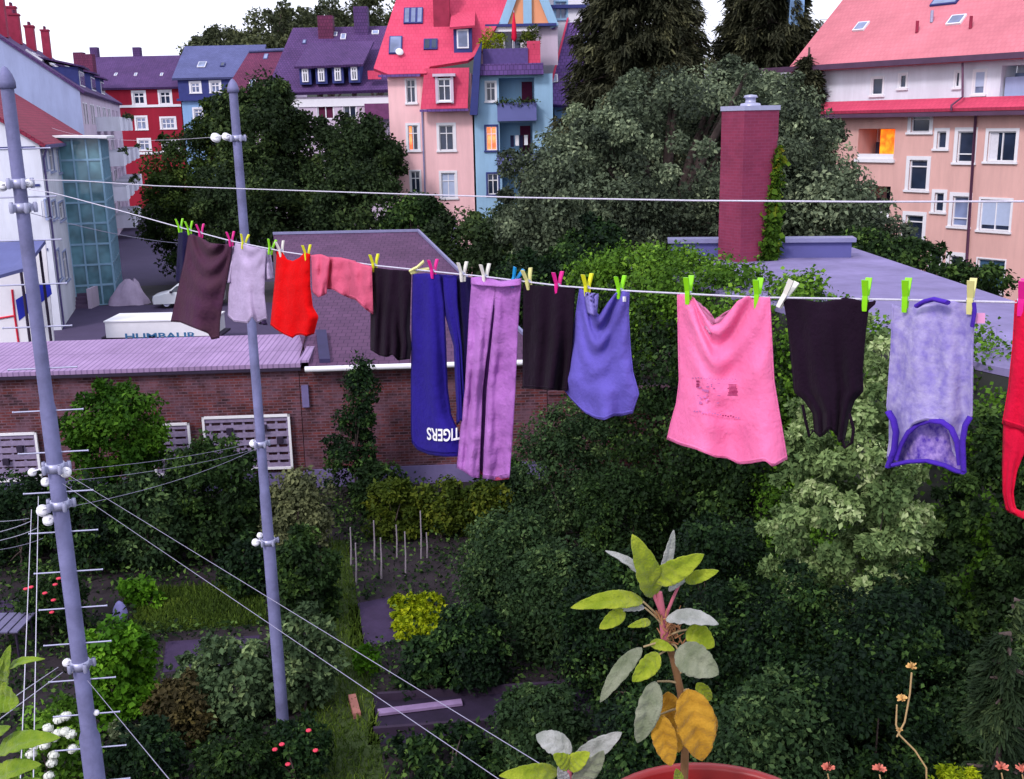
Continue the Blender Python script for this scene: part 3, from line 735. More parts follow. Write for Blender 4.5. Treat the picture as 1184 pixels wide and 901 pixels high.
# stair tower: frames, glass and landings
t0 = aZ(103, 353); t0.z = 0
uT = max(0.0, (t0-FA.P0).dot(D)); ztop = aY(100, 160, t0.y).z
T0 = FA.pt(uT-.2, 0)
TW, TD = 2.3, 6.0
TF = facade(T0, E); TS = facade(T0+E*TW, D)
mb = MB()
n_l = 8
for pl, wd, k in ((TF, TW, 3), (TS, TD, 5)):
    for i in range(k+1): 
        u_ = wd*i/k; pl.fbox(mb, u_-.05, u_+.05, 0, ztop, -.06, .06)
    for j in range(n_l+1):
        v_ = ztop*j/n_l; pl.fbox(mb, 0, wd, v_-.06, v_+.06, -.05, .05)
tw_ = mb.build('stair_tower', mat('turquoise steel frame', K(150, 190, 215), .5, .08, 4), house)
mb = MB(); TF.fbox(mb, .03, TW-.03, .05, ztop-.05, -.03, -.012); TS.fbox(mb, .03, TD-.03, .05, ztop-.05, -.03, -.012); mb.build('pane', pane_tq, tw_)
mb = MB(); slab(mb, [TF.pt(-.3, ztop+.2, .5), TF.pt(TW+.5, ztop+.1, .5), TF.pt(TW+.5, ztop+.1, -TD), TF.pt(-.3, ztop+.2, -TD)], .12); mb.build('roof', white, tw_)
# --- tall building B behind with a blank gable
q0 = aY(92, 104, 88); zB = q0.z; q0.z = 0
house = thing('gabled_terrace', q0, 'terraced building with a blank blue grey gable and a row of red chimneys', 'building', 'buildings along the left side of the courtyard')
FB = facade(q0, D); GB = facade(q0, -E); LB = 48
hb = []
for k in range(7):
    for j in range(4):
        if j < 4: hb.append((1.2+k*6.6, zB-2.6-j*3.1, 2.4+k*6.6, zB-1.0-j*3.1)); hb.append((3.4+k*6.6, zB-2.6-j*3.1, 4.6+k*6.6, zB-1.0-j*3.1))
mb = MB(); FB.wall(mb, 0, LB, 0, zB, hb, .2); rB = GB.pt(7, zB+5.2)
mb.build('wall', beige, house)
mb = MB(); GB.wall(mb, 0, 14, 0, zB, [], .1); mb.poly([GB.pt(0, zB), GB.pt(14, zB), rB]); mb.build('gable_wall', gablew, house)
for q in hb[:40]: window(house, FB, q, white, pane, .1, mull=1, transom=0, sill=False)
mb = MB()
for a in (-.4, 14.4):
    slab(mb, [GB.pt(a, zB-.1, .2), rB+GB.n*.2+Vector((0, 0, .15)), rB+D*LB+Vector((0, 0, .15)), GB.pt(a, zB-.1)+D*LB], .22)
mb.build('roof', purpleroof, house)
for k, (t, hgt) in enumerate(((2.5, 2.6), (5.5, 3.2), (9, 3.0), (13, 2.4), (17, 3.4), (22, 2.2), (28, 2.6), (34, 2.8))):
    c = rB+D*t+E*(1.2 if k % 2 else .5)+Vector((0, 0, -.9)); m = MB(); m.box(c+Vector((0, 0, hgt/2)), (.75, 1.1, hgt), math.atan2(D.y, D.x)-PI/2); m.box(c+Vector((0, 0, hgt+.05)), (.9, 1.25, .14), math.atan2(D.y, D.x)-PI/2)
    ch = m.build('chimney', redbrick, house)
    m = MB()
    for dx in (-.25, .25): m.tube([c+D*dx+Vector((0, 0, hgt+.1)), c+D*dx+Vector((0, 0, hgt+.45))], .12, 8)
    m.build('chimney_pot', brownroof, ch)
RB = Pl(GB.pt(-.4, zB-.1)); RB.du = D; RB.dv = ((rB-GB.pt(0, zB)).normalized()); RB.n = RB.du.cross(RB.dv); RB.n = RB.n if RB.n.z > 0 else -RB.n
for k in range(5):
    m = MB(); RB.fbox(m, 4+k*3.4, 5.4+k*3.4, 4.2, 5.6, -.02, .12); s_ = m.build('skylight', white, house); m = MB(); RB.fbox(m, 4.12+k*3.4, 5.28+k*3.4, 4.3, 5.5, .11, .14); m.build('pane', pane_lt, s_)
for k in range(3):   # shed dormers over the eave
    m = MB(); u_ = 5+k*11
    FB.fbox(m, u_, u_+5, zB, zB+2.0, -3.0, -.4, 0); slab(m, [FB.pt(u_-.3, zB+2.05, .1), FB.pt(u_+5.3, zB+2.05, .1), FB.pt(u_+5.3, zB+2.9, -3.6), FB.pt(u_-.3, zB+2.9, -3.6)], .14, 1)
    d_ = m.build('dormer', [darkblue, purpleroof], house)
    m = MB(); FB.fbox(m, u_+.4, u_+4.6, zB+.5, zB+1.7, -.41, -.35); w_ = m.build('window', white, house); m = MB()
    for z_ in range(3): FB.fbox(m, u_+.55+z_*1.4, u_+1.65+z_*1.4, zB+.6, zB+1.6, -.36, -.33)
    m.build('pane', pane, w_)
for k, (u_, j) in enumerate(((12, 0), (12, 1), (12, 2), (20, 0), (20, 1), (20, 2), (20, 3), (29, 0), (29, 1), (29, 2), (29, 3), (38, 1), (38, 2))):
    v = zB-3.0-j*3.1; m = MB()
    FB.fbox(m, u_, u_+4.2, v-.2, v, 0, 2.0); FB.fbox(m, u_, u_+4.2, v, v+1.05, 1.9, 2.0); FB.fbox(m, u_, u_+.1, v, v+1.05, 0, 1.9); FB.fbox(m, u_+4.1, u_+4.2, v, v+1.05, 0, 1.9)
    b_ = m.build('balcony', cream, house)
    n = 90; P = np.array([FB.pt(u_+rng.uniform(0, 4.2), v+1.15, 1.95) for _ in range(n)])+rng.normal(size=(n, 3))*.14
    if k % 2: leaf_mesh('planting', G['dark broadleaf'], b_, P, np.tile([0, -.5, .5], (n, 1)), .25)
# --- red house across the end of the street
RH = Pl(aY(150, 150, 150)); RH.P0.z = 0
house = thing('red_house', RH.pt(4, 0), 'crimson red house with white window frames and string courses', 'house', 'houses at the far end of the street')
u0, u1, vT = U(RH, 126, 150), U(RH, 212, 150), V(RH, 180, 101)
L = [RH.rect(*q) for q in ((154.5, 107, 167, 120.5), (185, 106, 197, 120.5), (158, 136, 169, 150), (187, 137, 202, 149), (161, 162, 173, 174), (189, 164, 206, 175))]
mb = MB(); RH.wall(mb, u0, u1, 0, vT, L, .2); mb.poly([RH.pt(u1, 0), RH.pt(u1, 0, -10), RH.pt(u1, vT, -10), RH.pt(u1, vT)]); mb.build('wall', redw, house)
for i, q in enumerate(L): window(house, RH, q, white, pane if i in (0, 1, 5) else pane_lt, .26, .14, 1 if i != 3 else 2, .66 if i != 3 else .5, trimmat=white)
for y in (101.5, 122.5, 177):
    mb = MB(); v = V(RH, 180, y); RH.fbox(mb, u0, u1, v-.16, v+.16, .02, .3 if y < 102 else .12); mb.build('string_course', white, house)
rz = aY(160, 65, 157)
mb = MB(); slab(mb, [RH.pt(u0-4, vT, .6), RH.pt(u1+.2, vT, .6), Vector((RH.pt(u1+.2, 0).x, 157, rz.z)), Vector((RH.pt(u0-4, 0).x, 157, rz.z))], .3); mb.build('roof', purpleroof, house)
for x, y0, y1, wd in ((110, 55, 75, 1.0), (159, 55, 70, 1.0)):
    a, b = aY(x, y1, 157.5), aY(x, y0, 157.5); m = MB(); m.box((a+b)/2, (wd, wd, (b-a).length)); m.build('chimney', purpleroof, house)
for x, y0, y1 in ((93, 61, 90), (104, 63, 90)):
    a, b = aY(x, y1, 146), aY(x, y0, 146); m = MB(); m.box((a+b)/2, (1.2, 1.2, (b-a).length)); m.build('chimney', brownroof, house)
RR = Pl(RH.pt(0, vT, .6), 0, math.atan2(7.6, rz.z-vT))
for x in (134, 157, 187): skylight(house, RR, x-1.5, 85, x+1.5, 88, 1, pane_lt, white)
# --- light blue house with slate mansard
LH = Pl(aY(215, 150, 148)); LH.P0.z = 0
house = thing('slate_roofed_house', LH.pt(4, 0), 'light blue house with a blue slate mansard roof beside the red one', 'house', 'houses at the far end of the street')
u0, u1 = U(LH, 213, 150), U(LH, 300, 150); v1, v2 = V(LH, 240, 115), V(LH, 240, 90)
L = [LH.rect(*q) for q in ((224.5, 126, 234.5, 137), (250, 126, 260, 137), (224.5, 152, 234.5, 163))]
mb = MB(); LH.wall(mb, u0, u1, 0, v1, L, .2); mb.poly([LH.pt(u0, 0), LH.pt(u0, 0, -10), LH.pt(u0, v1, -10), LH.pt(u0, v1)]); mb.build('wall', bluew2, house)
for q in L: window(house, LH, q, white, pane_lt, .22, .12, 1, .66, trimmat=white)
L = [LH.rect(*q) for q in ((221, 96, 231, 107.5), (244, 95, 254, 107))]
mb = MB(); LH.wall(mb, u0-.3, u1, v1, v2, L, .2); LH.fbox(mb, u0-.5, u1, v1-.15, v1+.15, .02, .5); mb.build('mansard', darkblue, house)
for q in L: window(house, LH, q, white, pane_lt, .25, .14, 1, .66, trimmat=white)
zt = aY(240, 53, 156).z
mb = MB(); slab(mb, [LH.pt(u0-.9, v2, .5), LH.pt(u1, v2, .5), Vector((LH.pt(u1, 0).x, 156, zt)), Vector((LH.pt(u0-.9, 0).x-.3, 156, zt))], .3); mb.build('roof', slateroof, house)
LR = Pl(LH.pt(0, v2, .5), 0, math.atan2(8.0, zt-v2)); skylight(house, LR, 229, 72, 238, 78, 1, pane_lt, white); skylight(house, LR, 255, 73, 260, 77, 1, pane)
# --- plum mansard houses
MH = Pl(aY(300, 110, 112)); MH.P0.z = 0
house = thing('plum_roofed_house', MH.pt(0, 0), 'low house with a plain plum red roof behind the second steel pole', 'house', 'houses at the far end of the street')
a, b, c, d = aY(258, 108, 112), aY(340, 108, 112), aY(334, 58, 119), aY(288, 60, 119)
mb = MB(); mb.box(((a.x+b.x)/2, 117, a.z/2), (b.x-a.x-.8, 9, a.z)); mb.build('wall', beige, house)
mb = MB(); slab(mb, [a, b, c, d], .3); mb.build('roof', brownroof, house)
PR = Pl(a, 0, math.atan2(7.0, d.z-a.z)); skylight(house, PR, 288, 93, 294.5, 104, 1, pane_lt, white); skylight(house, PR, 305, 63, 310, 69, 1, pane_lt, slateroof)
m = MB(); m.tube([aY(288, 59.5, 118.8), aY(334, 57.5, 118.8)], .2, 6); m.build('ridge_cap', slateroof, house)
MP = Pl(aY(380, 130, 100)); MP.P0.z = 0
house = thing('dormered_house', MP.pt(0, 0), 'purple roofed house with a row of four white dormer windows', 'house', 'houses at the far end of the street')
u0, u1, vE2 = U(MP, 318, 130), U(MP, 462, 130), V(MP, 380, 112)
hs = [MP.rect(*q) for q in ((336, 121, 345, 136), (367, 121, 386, 138), (397, 121, 412, 138))]
mb = MB(); MP.wall(mb, u0, u1, 0, vE2, hs, .3); mb.build('wall', beige, house)
for i, q in enumerate(hs): window(house, MP, q, white, maroon if i == 1 else pane, .05, .1, 1, 0, sill=False)
mb = MB(); MP.fbox(mb, u0, u1, vE2-.85, vE2-.15, .02, .1); mb.build('string_course', white, house)
a, b = MP.P(306, 108, .6), MP.P(470, 103, .6); c, d = aY(470, 25, 108), aY(339, 37, 108); c.z = d.z = (c.z+d.z)/2
mb = MB(); slab(mb, [a, b, c, d], .3); mb.build('roof', purpleroof, house)
MR = Pl(a, 0, math.atan2(d.y-a.y, d.z-a.z))
for x in (353, 371.5, 390.5, 409.5):
    y = 88 - (x-353)*.04; m = MB(); s0, s1 = MP.P(x-6, y+10, .3), MP.P(x+6, y-11, .3)
    m.obox((s0+s1)/2+Vector((0, 1.6, 0)), Vector(((s1.x-s0.x)/2, 0, 0)), Vector((0, 1.6, 0)), Vector((0, 0, (s1.z-s0.z)/2)))
    slab(m, [Vector((s0.x-.35, s0.y-.4, s1.z)), Vector((s1.x+.35, s0.y-.4, s1.z)), Vector((s1.x+.9, s0.y+4.4, s1.z+2.3)), Vector((s0.x+.3, s0.y+4.4, s1.z+2.3))], .2, 1)
    dd = m.build('dormer', [darkblue, purpleroof], house)
    DP2 = Pl(Vector((s0.x, s0.y-.02, 0)), 0); window(house, DP2, DP2.rect(x-3.2, y-8, x+3.2, y+7), white, pane, .05, .09, 1, .7, deep=-.05, sill=False)
m = MB(); c = MR.P(418, 40); m.box(c+Vector((0, .5, .5)), (1.3, 1.2, 4)); m.build('chimney', purpleroof, house)
m = MB(); c = MR.P(377, 44); m.box(c+Vector((0, .5, .3)), (1.4, 1.2, 3.4)); m.build('chimney', brownroof, house)
skylight(house, MR, 394, 40, 400, 46, 1, pane_lt, white); skylight(house, MR, 385, 38, 390, 42, 1, pane_lt, white); skylight(house, MR, 430, 36, 438, 40, 1, pane_lt, white); skylight(house, MR, 350, 47, 354, 51, 1, pane_lt, slateroof)
m = MB(); q = MP.rect(424, 120, 452, 138); MP.fbox(m, q[0], q[2], q[1], q[3], .02, 1.4); m.build('balcony', mat('brown balcony', K(120, 66, 110), .8, .2, 2), house)
m = MB(); q = MP.rect(426, 82, 441, 92); MP.fbox(m, q[0], q[2], q[1], q[3], .1, .5); m.build('awning', redroof, house)
# ================================================================== garden wall and garage roof
WP = Pl(aY(200, 500, 30.6), rad(3)); WP.P0.z = 0
vg = V(WP, 170, 424)
ug0, ug1, ug2 = U(WP, -130, 450), U(WP, 345, 430), U(WP, 660, 430)
garage = thing('brick_garage', WP.pt(ug0, 0), 'low brick outbuilding with a lilac tiled lean-to roof along the garden', 'outbuilding')
mb = MB(); WP.wall(mb, ug0, ug1, 0, vg-.05, [], .1); WP.fbox(mb, ug0, ug1, 0, vg-.1, -.4, -.02)
for u in (ug0, ug1): mb.poly([WP.pt(u, 0), WP.pt(u, 0, -3.2), WP.pt(u, vg+.7, -3.2), WP.pt(u, vg-.05)])
mb.build('wall', brickwall, garage)
e0, e1 = WP.pt(ug0, vg, .22), WP.pt(ug1+.1, vg, .22)
rise = aP(170, 391, WP.pt(0, 0, -3.3), WP.n).z - vg
mb = MB(); slab(mb, [e0, e1, e1-WP.n*3.5+Vector((0, 0, rise)), e0-WP.n*3.5+Vector((0, 0, rise))], .12); mb.build('roof', garageroof, garage)
mb = MB(); WP.fbox(mb, ug0, ug1+.1, vg-.22, vg-.1, .1, .2); mb.build('fascia', dark, garage)
mb = MB(); mb.prism([e1+Vector((.0, 0, .02)), e1+Vector((.25, 0, .02)), e1-WP.n*3.5+Vector((.25, 0, rise+.02)), e1-WP.n*3.5+Vector((0, 0, rise+.02))], Vector((0, 0, .07))); mb.build('verge_tile', garageroof, garage)
# big tiled shed
shed = thing('tiled_shed', WP.pt(ug1+3, 0), 'wide brick shed with a plain dark mauve monopitch roof and white gutter', 'shed')
s0, s1 = WP.pt(ug1+.36, vg-.08, .3), WP.pt(U(WP, 632, 400), vg-.08, .3)
zb = aY(395, 270, 45).z
q = [s0, s1, Vector((aY(545, 318, 36).x, 36.5, 0)), aY(484, 284, 45), aY(316, 274, 45)]
sl2 = (zb - s0.z)/(45-s0.y)
for p in q[2:]: p.z = s0.z + (p.y-s0.y)*sl2
q[1].z = s0.z
# far right slope line follows the photograph's diagonal verge
q.pop(2)
shed_end = U(WP, 632, 430)
mb = MB(); slab(mb, q, .16); mb.build('roof', shedroof, shed)
mb = MB(); 
for a, b in ((q[1], q[2]), (q[2], q[3])):
    d_ = (b-a).normalized(); mb.obox((a+b)/2+Vector((0, 0, .06)), d_*(b-a).length/2, d_.cross(ZUP)*.05, Vector((0, 0, .05)))
mb.build('verge', gutter, shed)
mb = MB(); mb.tube([s0+Vector((-.1, -.12, -.06)), s1+Vector((0, -.12, -.06))], .085, 8); mb.build('gutter', white, shed)
mb = MB(); WP.wall(mb, ug1+.02, shed_end, 0, vg-.2, [], .1); WP.fbox(mb, ug1+.02, shed_end, 0, vg-.22, -.4, -.02)
for p, p2 in ((s0, q[3]), (s1, q[2])): mb.poly([Vector((p.x, p.y+.4, 0)), Vector((p.x, p.y+.4, p.z-.1)), p2+Vector((0, -.3, -.2)), Vector((p2.x, p2.y-.3, 0))])
mb.build('wall', brickwall, shed)
mb = MB(); WP.fbox(mb, ug1+.05, shed_end, 0, .55, .0, .07); mb.build('plinth', concrete, shed)
mb = MB(); WP.fbox(mb, ug0, ug1, 0, .5, .0, .07); mb.build('plinth', concrete, garage)
mb = MB(); WP.fbox(mb, U(WP, 349, 450), U(WP, 357, 450), V(WP, 353, 470), V(WP, 353, 445), .01, .12); mb.build('render_patch', concrete, shed)
mb = MB(); a = WP.pt(ug1+.05, vg+.1, -.2); f0, f1 = s0+Vector((.42, .25, .1)), s0+Vector((-.05, 2.6, 2.6*sl2+.1)); mb.obox((f0+f1)/2, Vector((.16, 0, 0)), (f1-f0)/2, Vector((0, 0, .06))); mb.obox(a+Vector((.35, 1.3, .05)), Vector((.28, 0, 0)), Vector((-.2, 1.3, .22)), Vector((0, 0, .04)), 1)
mb.build('flashing', [mat('dark flashing', K(52, 46, 86), .7), white], shed)
gw = MB(); WP.fbox(gw, shed_end+.02, shed_end+4.2, 0, 2.6, -.3, -.02); WP.fbox(gw, shed_end+.02, shed_end+4.2, 2.6, 2.7, -.36, .04); tag(gw.build('garden_wall', brickwall), 'dark brick garden wall behind the black trousers, right of the shed', 'garden wall')
# trellis panels hung on the brick wall
trel = mat('weathered lilac trellis wood', K(150, 136, 168), .85, .25, 6)
def trellis(x0, y0, x1, y1, lab, blocks):
    u0, v0, u1, v1 = WP.rect(x0, y0, x1, y1); v0 = max(v0, .12)
    root = thing('trellis_panel', WP.pt((u0+u1)/2, v0, .12), lab, 'trellis', 'trellis panels on the garden wall')
    m = MB()
    for a, b, c, d in ((u0, u1, v1-.07, v1), (u0, u1, v0, v0+.07), (u0, u0+.07, v0, v1), (u1-.07, u1, v0, v1)): WP.fbox(m, a, b, c, d, .1, .17)
    m.build('frame', whitepl, root)
    m = MB(); nr = 7
    for k in range(nr): c = v0+(v1-v0)*(k+.5)/nr; WP.fbox(m, u0+.06, u1-.06, c-.075, c+.075, .1, .13)
    n = int((u1-u0)/.3)
    for k in range(n): c = u0+(u1-u0)*(k+.7)/n; WP.fbox(m, c-.035, c+.035, v0+.05, v1-.05, .08, .1)
    m.build('slat', trel, root)
    for bx, by in blocks:
        m = MB(); a = WP.rect(bx-3.5, by-3.5, bx+3.5, by+3.5); WP.fbox(m, a[0], a[2], a[1], a[3], .12, .24); m.build('hanging_pot', dark, root)
trellis(-60, 500, 48, 556, 'leftmost trellis panel with two dark pots, left of the big steel pole', [(26, 517), (10, 532)])
trellis(178, 488, 223, 548, 'narrow trellis panel partly behind the round green bush', [])
trellis(237, 479, 338, 542, 'wide slatted trellis panel behind the thinner steel pole', [(267, 497), (306, 493), (325, 507)])

# ================================================================== flat roofed building, chimney
ZR = 6.7
A_, B_, C_ = aZ(778, 322, ZR), aZ(905, 356, ZR), aZ(1000, 391, ZR)
D_ = aZ(1184, 431, ZR); D2 = D_+(D_-C_)*.8
bk = [aZ(1184, 352, ZR)+(aZ(1184, 352, ZR)-aZ(985, 286, ZR))*.5, aZ(985, 286, ZR), aZ(780, 296, ZR)]
P_ = [A_, B_, C_, D2] + bk
flat = thing('flat_roofed_building', ((A_+C_)/2 * 1.0).xy.to_3d(), 'flat roofed lilac grey building with a raised back edge behind the ivy', 'building')
mb = MB(); mb.prism([p for p in P_], Vector((0, 0, -.12))); mb.build('roof', flatroofm, flat)
mb = MB()
for a, b in zip(P_, P_[1:]+P_[:1]): mb.poly([Vector((a.x, a.y, 0)), Vector((b.x, b.y, 0)), Vector((b.x, b.y, ZR-.13)), Vector((a.x, a.y, ZR-.13))])
mb.build('wall', mat('shade darkened render', (.03, .032, .03), .95, .3, 1), flat)  # shade behind the ivy is put into this dark wall colour
mb = MB(); a, b = aZ(774, 297, ZR), aZ(986, 300, ZR); a = aZ(986, 300, ZR)
L0, L1 = aZ(776, 299, ZR), aZ(984, 298, ZR)
hx = (L1-L0).normalized(); hn = Vector((-hx.y, hx.x, 0)); hh = 1251*0+ (aP(984, 280, L1, Vector((0, -1, 0))).z-ZR)
mb.obox((L0+L1)/2+hn*.2+Vector((0, 0, hh/2)), hx*(L1-L0).length/2, hn*.2, Vector((0, 0, hh/2)), 0)
mb.obox((L0+L1)/2+hn*.2+Vector((0, 0, hh+.06)), hx*((L1-L0).length/2+.1), hn*.3, Vector((0, 0, .055)), 1)
mb.build('parapet', [mat('blue grey parapet wall', K(98, 98, 160), .85, .1, 1), gutter], flat)
mb = MB()
for k in range(1, 8):
    p, q_ = A_.lerp(D2, k/8), bk[2].lerp(bk[0], k/8); d_ = (q_-p).normalized(); mb.obox((p+q_)/2+Vector((0, 0, .012)), d_*((q_-p).length/2-.8), d_.cross(ZUP)*.04, Vector((0, 0, .012)))
mb.build('felt_seam', flatroofm, flat)
cb = aZ(862, 300, ZR); YC = cb.y
cw = 61*YC/F
chim = thing('brick_chimney', cb, 'square plum brick chimney with a pale metal cap, ivy on one edge', 'chimney')
ctop = aY(862, 128, YC).z; ang = rad(26)
ax, bx = Vector((math.cos(ang), math.sin(ang), 0)), Vector((-math.sin(ang), math.cos(ang), 0))
ha = cw/2/(math.cos(ang)+abs(math.sin(ang))*.85)
mb = MB(); c = cb+Vector((0, 0, (ctop-ZR)/2)); mb.obox(c, ax*ha, bx*ha*.85, Vector((0, 0, (ctop-ZR)/2))); mb.build('shaft', chimbrick, chim)
mb = MB(); mb.obox(Vector((cb.x, cb.y, ctop+.06)), ax*(ha+.025), bx*(ha*.85+.025), Vector((0, 0, .06)))
t_ = Vector((cb.x, cb.y, ctop+.12)); mb.lathe(t_, [(.28, 0), (.26, .06), (.14, .08), (.14, .2), (.2, .21), (.16, .27), (.01, .29)], 14); mb.build('cap', steel, chim)
# ivy climbing the chimney's right edge
n = 2600; hgt = rng.uniform(0, 1, n)**1.5
xe = ha*(1.0) - rng.uniform(0, 1, n)*ha*(0.75*(1-hgt)+.12)
onf = rng.uniform(0, 1, n) < .6
P = np.array([cb+ax*float(x if f else ha+.03)+bx*float(-ha*.85-.03 if f else -ha*.85+rng.uniform(0, 1)*ha*1.6)+Vector((0, 0, float(h*(ctop-ZR)*.74))) for x, h, f in zip(xe, hgt, onf)])+rng.normal(size=(n, 3))*.07
ivyc = thing('chimney_ivy', cb+Vector((.5, -.5, 0)), 'bright ivy climbing the right edge of the brick chimney', 'ivy')
tt = np.clip(.35+hgt*.3+rng.normal(size=n)*.2, 0, 1)
leaf_mesh('foliage', green('turning ivy leaf', (.03, .07, .015), (.08, .15, .025), (.26, .22, .03)), ivyc, P, np.tile(np.array(-bx+ax)*.7, (n, 1)), .15, .8, tt)
mb = MB(); mb.tube([cb+ax*ha*.8-bx*(ha*.86), cb+ax*ha*.9-bx*ha*.87+Vector((0, 0, 2)), cb+ax*ha*.97-bx*ha*.88+Vector((0, 0, 3.2))], [.05, .035, .015], 6); mb.build('stem', bark, ivyc)

# ================================================================== ivy over the building's garden side
def ivy_wall(name, label, pts, top_d, n, m, leaf, zlo, thick, cat='ivy', lump=.8, stemdir=True):
    """A leafy face hung along a polyline of points (top edge), falling to zlo, bulging towards the garden."""
    pts = [Vector(p) for p in pts]; seg = [(a, b, (b-a).length) for a, b in zip(pts, pts[1:])]; tot = sum(s[2] for s in seg)
    root = thing(name, (pts[0].x, pts[0].y, zlo), label, cat)
    nc = int(tot*(pts[0].z-zlo)*3.2/lump**2)+30
    C = []; Nn = []
    for k in range(nc):
        t = rng.uniform(0, tot); 
        for a, b, l in seg:
            if t <= l: break
            t -= l
        p = a.lerp(b, t/l); nr = (b-a).cross(ZUP).normalized()
        if nr.dot(CAM-a) < 0: nr = -nr
        if rng.uniform() < top_d:
            p = Vector((p.x, p.y, p.z+rng.uniform(0, .35))) - nr*rng.uniform(-.3, 1.6); nn = (nr*.3+ZUP)
        else:
            p = Vector((p.x, p.y, zlo+(p.z-zlo)*rng.uniform(0, 1))) + nr*rng.uniform(0, thick); nn = nr+ZUP*.2
        C.append(p); Nn.append(nn.normalized())
    n = int(n*DN*1.3); C, Nn = np.array(C), np.array(Nn); ct = rng.uniform(0, 1, nc); i = rng.integers(0, nc, n)
    e = unit(rng.normal(size=(n, 3))); P = C[i]+e*(lump*rng.uniform(.3, 1, n)*.62)[:, None]
    T = np.clip(ct[i]*.5+rng.uniform(0, .5, n), 0, 1)
    leaf_mesh('foliage', m, root, P, unit(Nn[i]*.7+e*.4), leaf*LS, .85, T, LEAF, .2, .55)
    mb = MB()
    for a, b, l in seg:
        for k in range(max(1, int(l/1.2))):
            p = a.lerp(b, (k+.5)/max(1, int(l/1.2))); ni = (b-a).cross(ZUP).normalized(); ni = ni*(-.15 if ni.dot(CAM-a) > 0 else .15); mb.tube([(p.x, p.y, zlo), (p.x+ni.x, p.y+ni.y, (zlo+p.z)/2), (p.x+ni.x*2, p.y+ni.y*2, p.z-.5)], [.03, .025, .015], 6)
    mb.build('stem', bark, root)
    return root
ivy_wall('ivy_hedge', 'tall ivy mass with sunlit green top left of the flat roof', [aZ(700, 300, ZR)+Vector((-.2, 0, 0)), A_+Vector((0, 0, -.1)), B_+Vector((0, 0, -.15))], .5, 12000, G['ivy leaf'], .12, 4.9, .8)  # light on the ivy's top is put into this brighter leaf colour
ivy_wall('shaded_ivy', 'dark shaded ivy wall hanging behind the pink shirt', [aZ(702, 318, ZR-.4), aZ(778, 338, ZR-.4), B_.lerp(C_, .0)+Vector((-.1, -.15, -.5)), B_.lerp(C_, .45)+Vector((-.1, -.2, -.6))], .03, 24000, G['ivy dark leaf'], .12, 0, 1.5, lump=.65)  # same ivy below its top; the shade is put into darker leaves
ivy_wall('clipped_hedge', 'dark green hedge top under the flat roof at the right', [B_+Vector((.1, -.2, -.22)), C_+Vector((.2, -.2, -.14)), D_+Vector((.1, -.2, -.06)), D2+Vector((0, -.2, -.05))], .12, 22000, G['ivy leaf'], .09, .3, .9, 'hedge', .55)
# ================================================================== trees in the middle distance
def pxb(x, y, rx, ry, Y, ncl, cr, n, dep=1.0):
    p = aY(x, y, Y); d = depth(p); return ((p.x, p.y, p.z), (rx*d/F, rx*d/F*dep, ry*d/F), ncl, cr, n)
def tree(label, blobs, xt, leaf, m, asp=.6, r=.25, name='broadleaf_tree', group='trees across the courtyard', Y=None, low=-.8, cat='tree', inner=.5):
    base = aY(xt, 300, Y or blobs[0][0][1]); base.z = 0
    return plant(name, label, cat, blobs, base, leaf, m, bark, group, asp, r, low=low, inner=inner)
tree('olive green broad tree in front of the pink chimney wall, biggest of all', [pxb(800, 195, 135, 105, 44, 240, .8, 48000), pxb(690, 225, 100, 85, 43, 130, .8, 24000), pxb(640, 262, 55, 60, 42, 60, .7, 10000), pxb(902, 215, 78, 80, 45, 120, .75, 21000), pxb(875, 130, 60, 40, 46, 60, .7, 10000), pxb(835, 92, 14, 14, 45, 8, .5, 1200), pxb(770, 100, 14, 16, 44, 8, .5, 1200), pxb(725, 120, 14, 16, 44, 8, .5, 1200), pxb(670, 150, 16, 16, 43, 8, .5, 1200), pxb(905, 105, 16, 14, 46, 8, .5, 1200)], 760, .19, G['olive broadleaf'], r=.45)
TREES_END = tree('bushy grey green tree touching the salmon block, right of the chimney', [pxb(950, 255, 55, 58, 41, 70, .8, 9000), pxb(1000, 280, 45, 32, 40, 40, .6, 4500)], 960, .22, G['olive broadleaf'])
tree('dark tree left of the second steel pole, above the parked car', [pxb(230, 210, 55, 62, 77, 70, 1.0, 13000), pxb(215, 265, 46, 60, 75, 50, 1.0, 9000), pxb(258, 150, 26, 34, 77, 24, .8, 3500), pxb(190, 225, 18, 26, 76, 14, .7, 1800)], 225, .3, G['mid dark leaf'])
tree('tall dark tree directly behind the second steel pole', [pxb(296, 160, 42, 66, 70, 70, 1.0, 12000), pxb(300, 235, 66, 60, 68, 60, 1.1, 9000), pxb(312, 108, 20, 20, 70, 14, .7, 2000), pxb(270, 130, 18, 24, 70, 14, .7, 1800)], 295, .3, G['dark broadleaf'])
tree('dark rounded tree under the dormered house', [pxb(368, 205, 56, 54, 72, 80, 1.0, 12000), pxb(350, 255, 66, 46, 68, 50, 1.1, 8000), pxb(352, 152, 22, 18, 71, 14, .7, 1800), pxb(392, 158, 20, 18, 71, 14, .7, 1800)], 362, .3, G['dark broadleaf'])
tree('dark tree hiding the left corner of the pink house', [pxb(425, 195, 34, 46, 66, 60, .9, 9000), pxb(415, 245, 50, 46, 64, 50, 1.0, 8000), pxb(418, 150, 16, 16, 66, 10, .6, 1400), pxb(446, 180, 12, 22, 65, 10, .5, 1200)], 420, .28, G['dark broadleaf'])
tree('small green tree before the pink house front door', [pxb(480, 262, 33, 32, 60, 40, .8, 4500)], 480, .28, G['ivy dark leaf'], r=.12)
tree('low dark bush at the foot of the pale blue house', [pxb(545, 285, 48, 32, 56, 50, .9, 6000), pxb(588, 290, 40, 40, 52, 40, .9, 4000)], 545, .28, G['dark broadleaf'], r=.12)
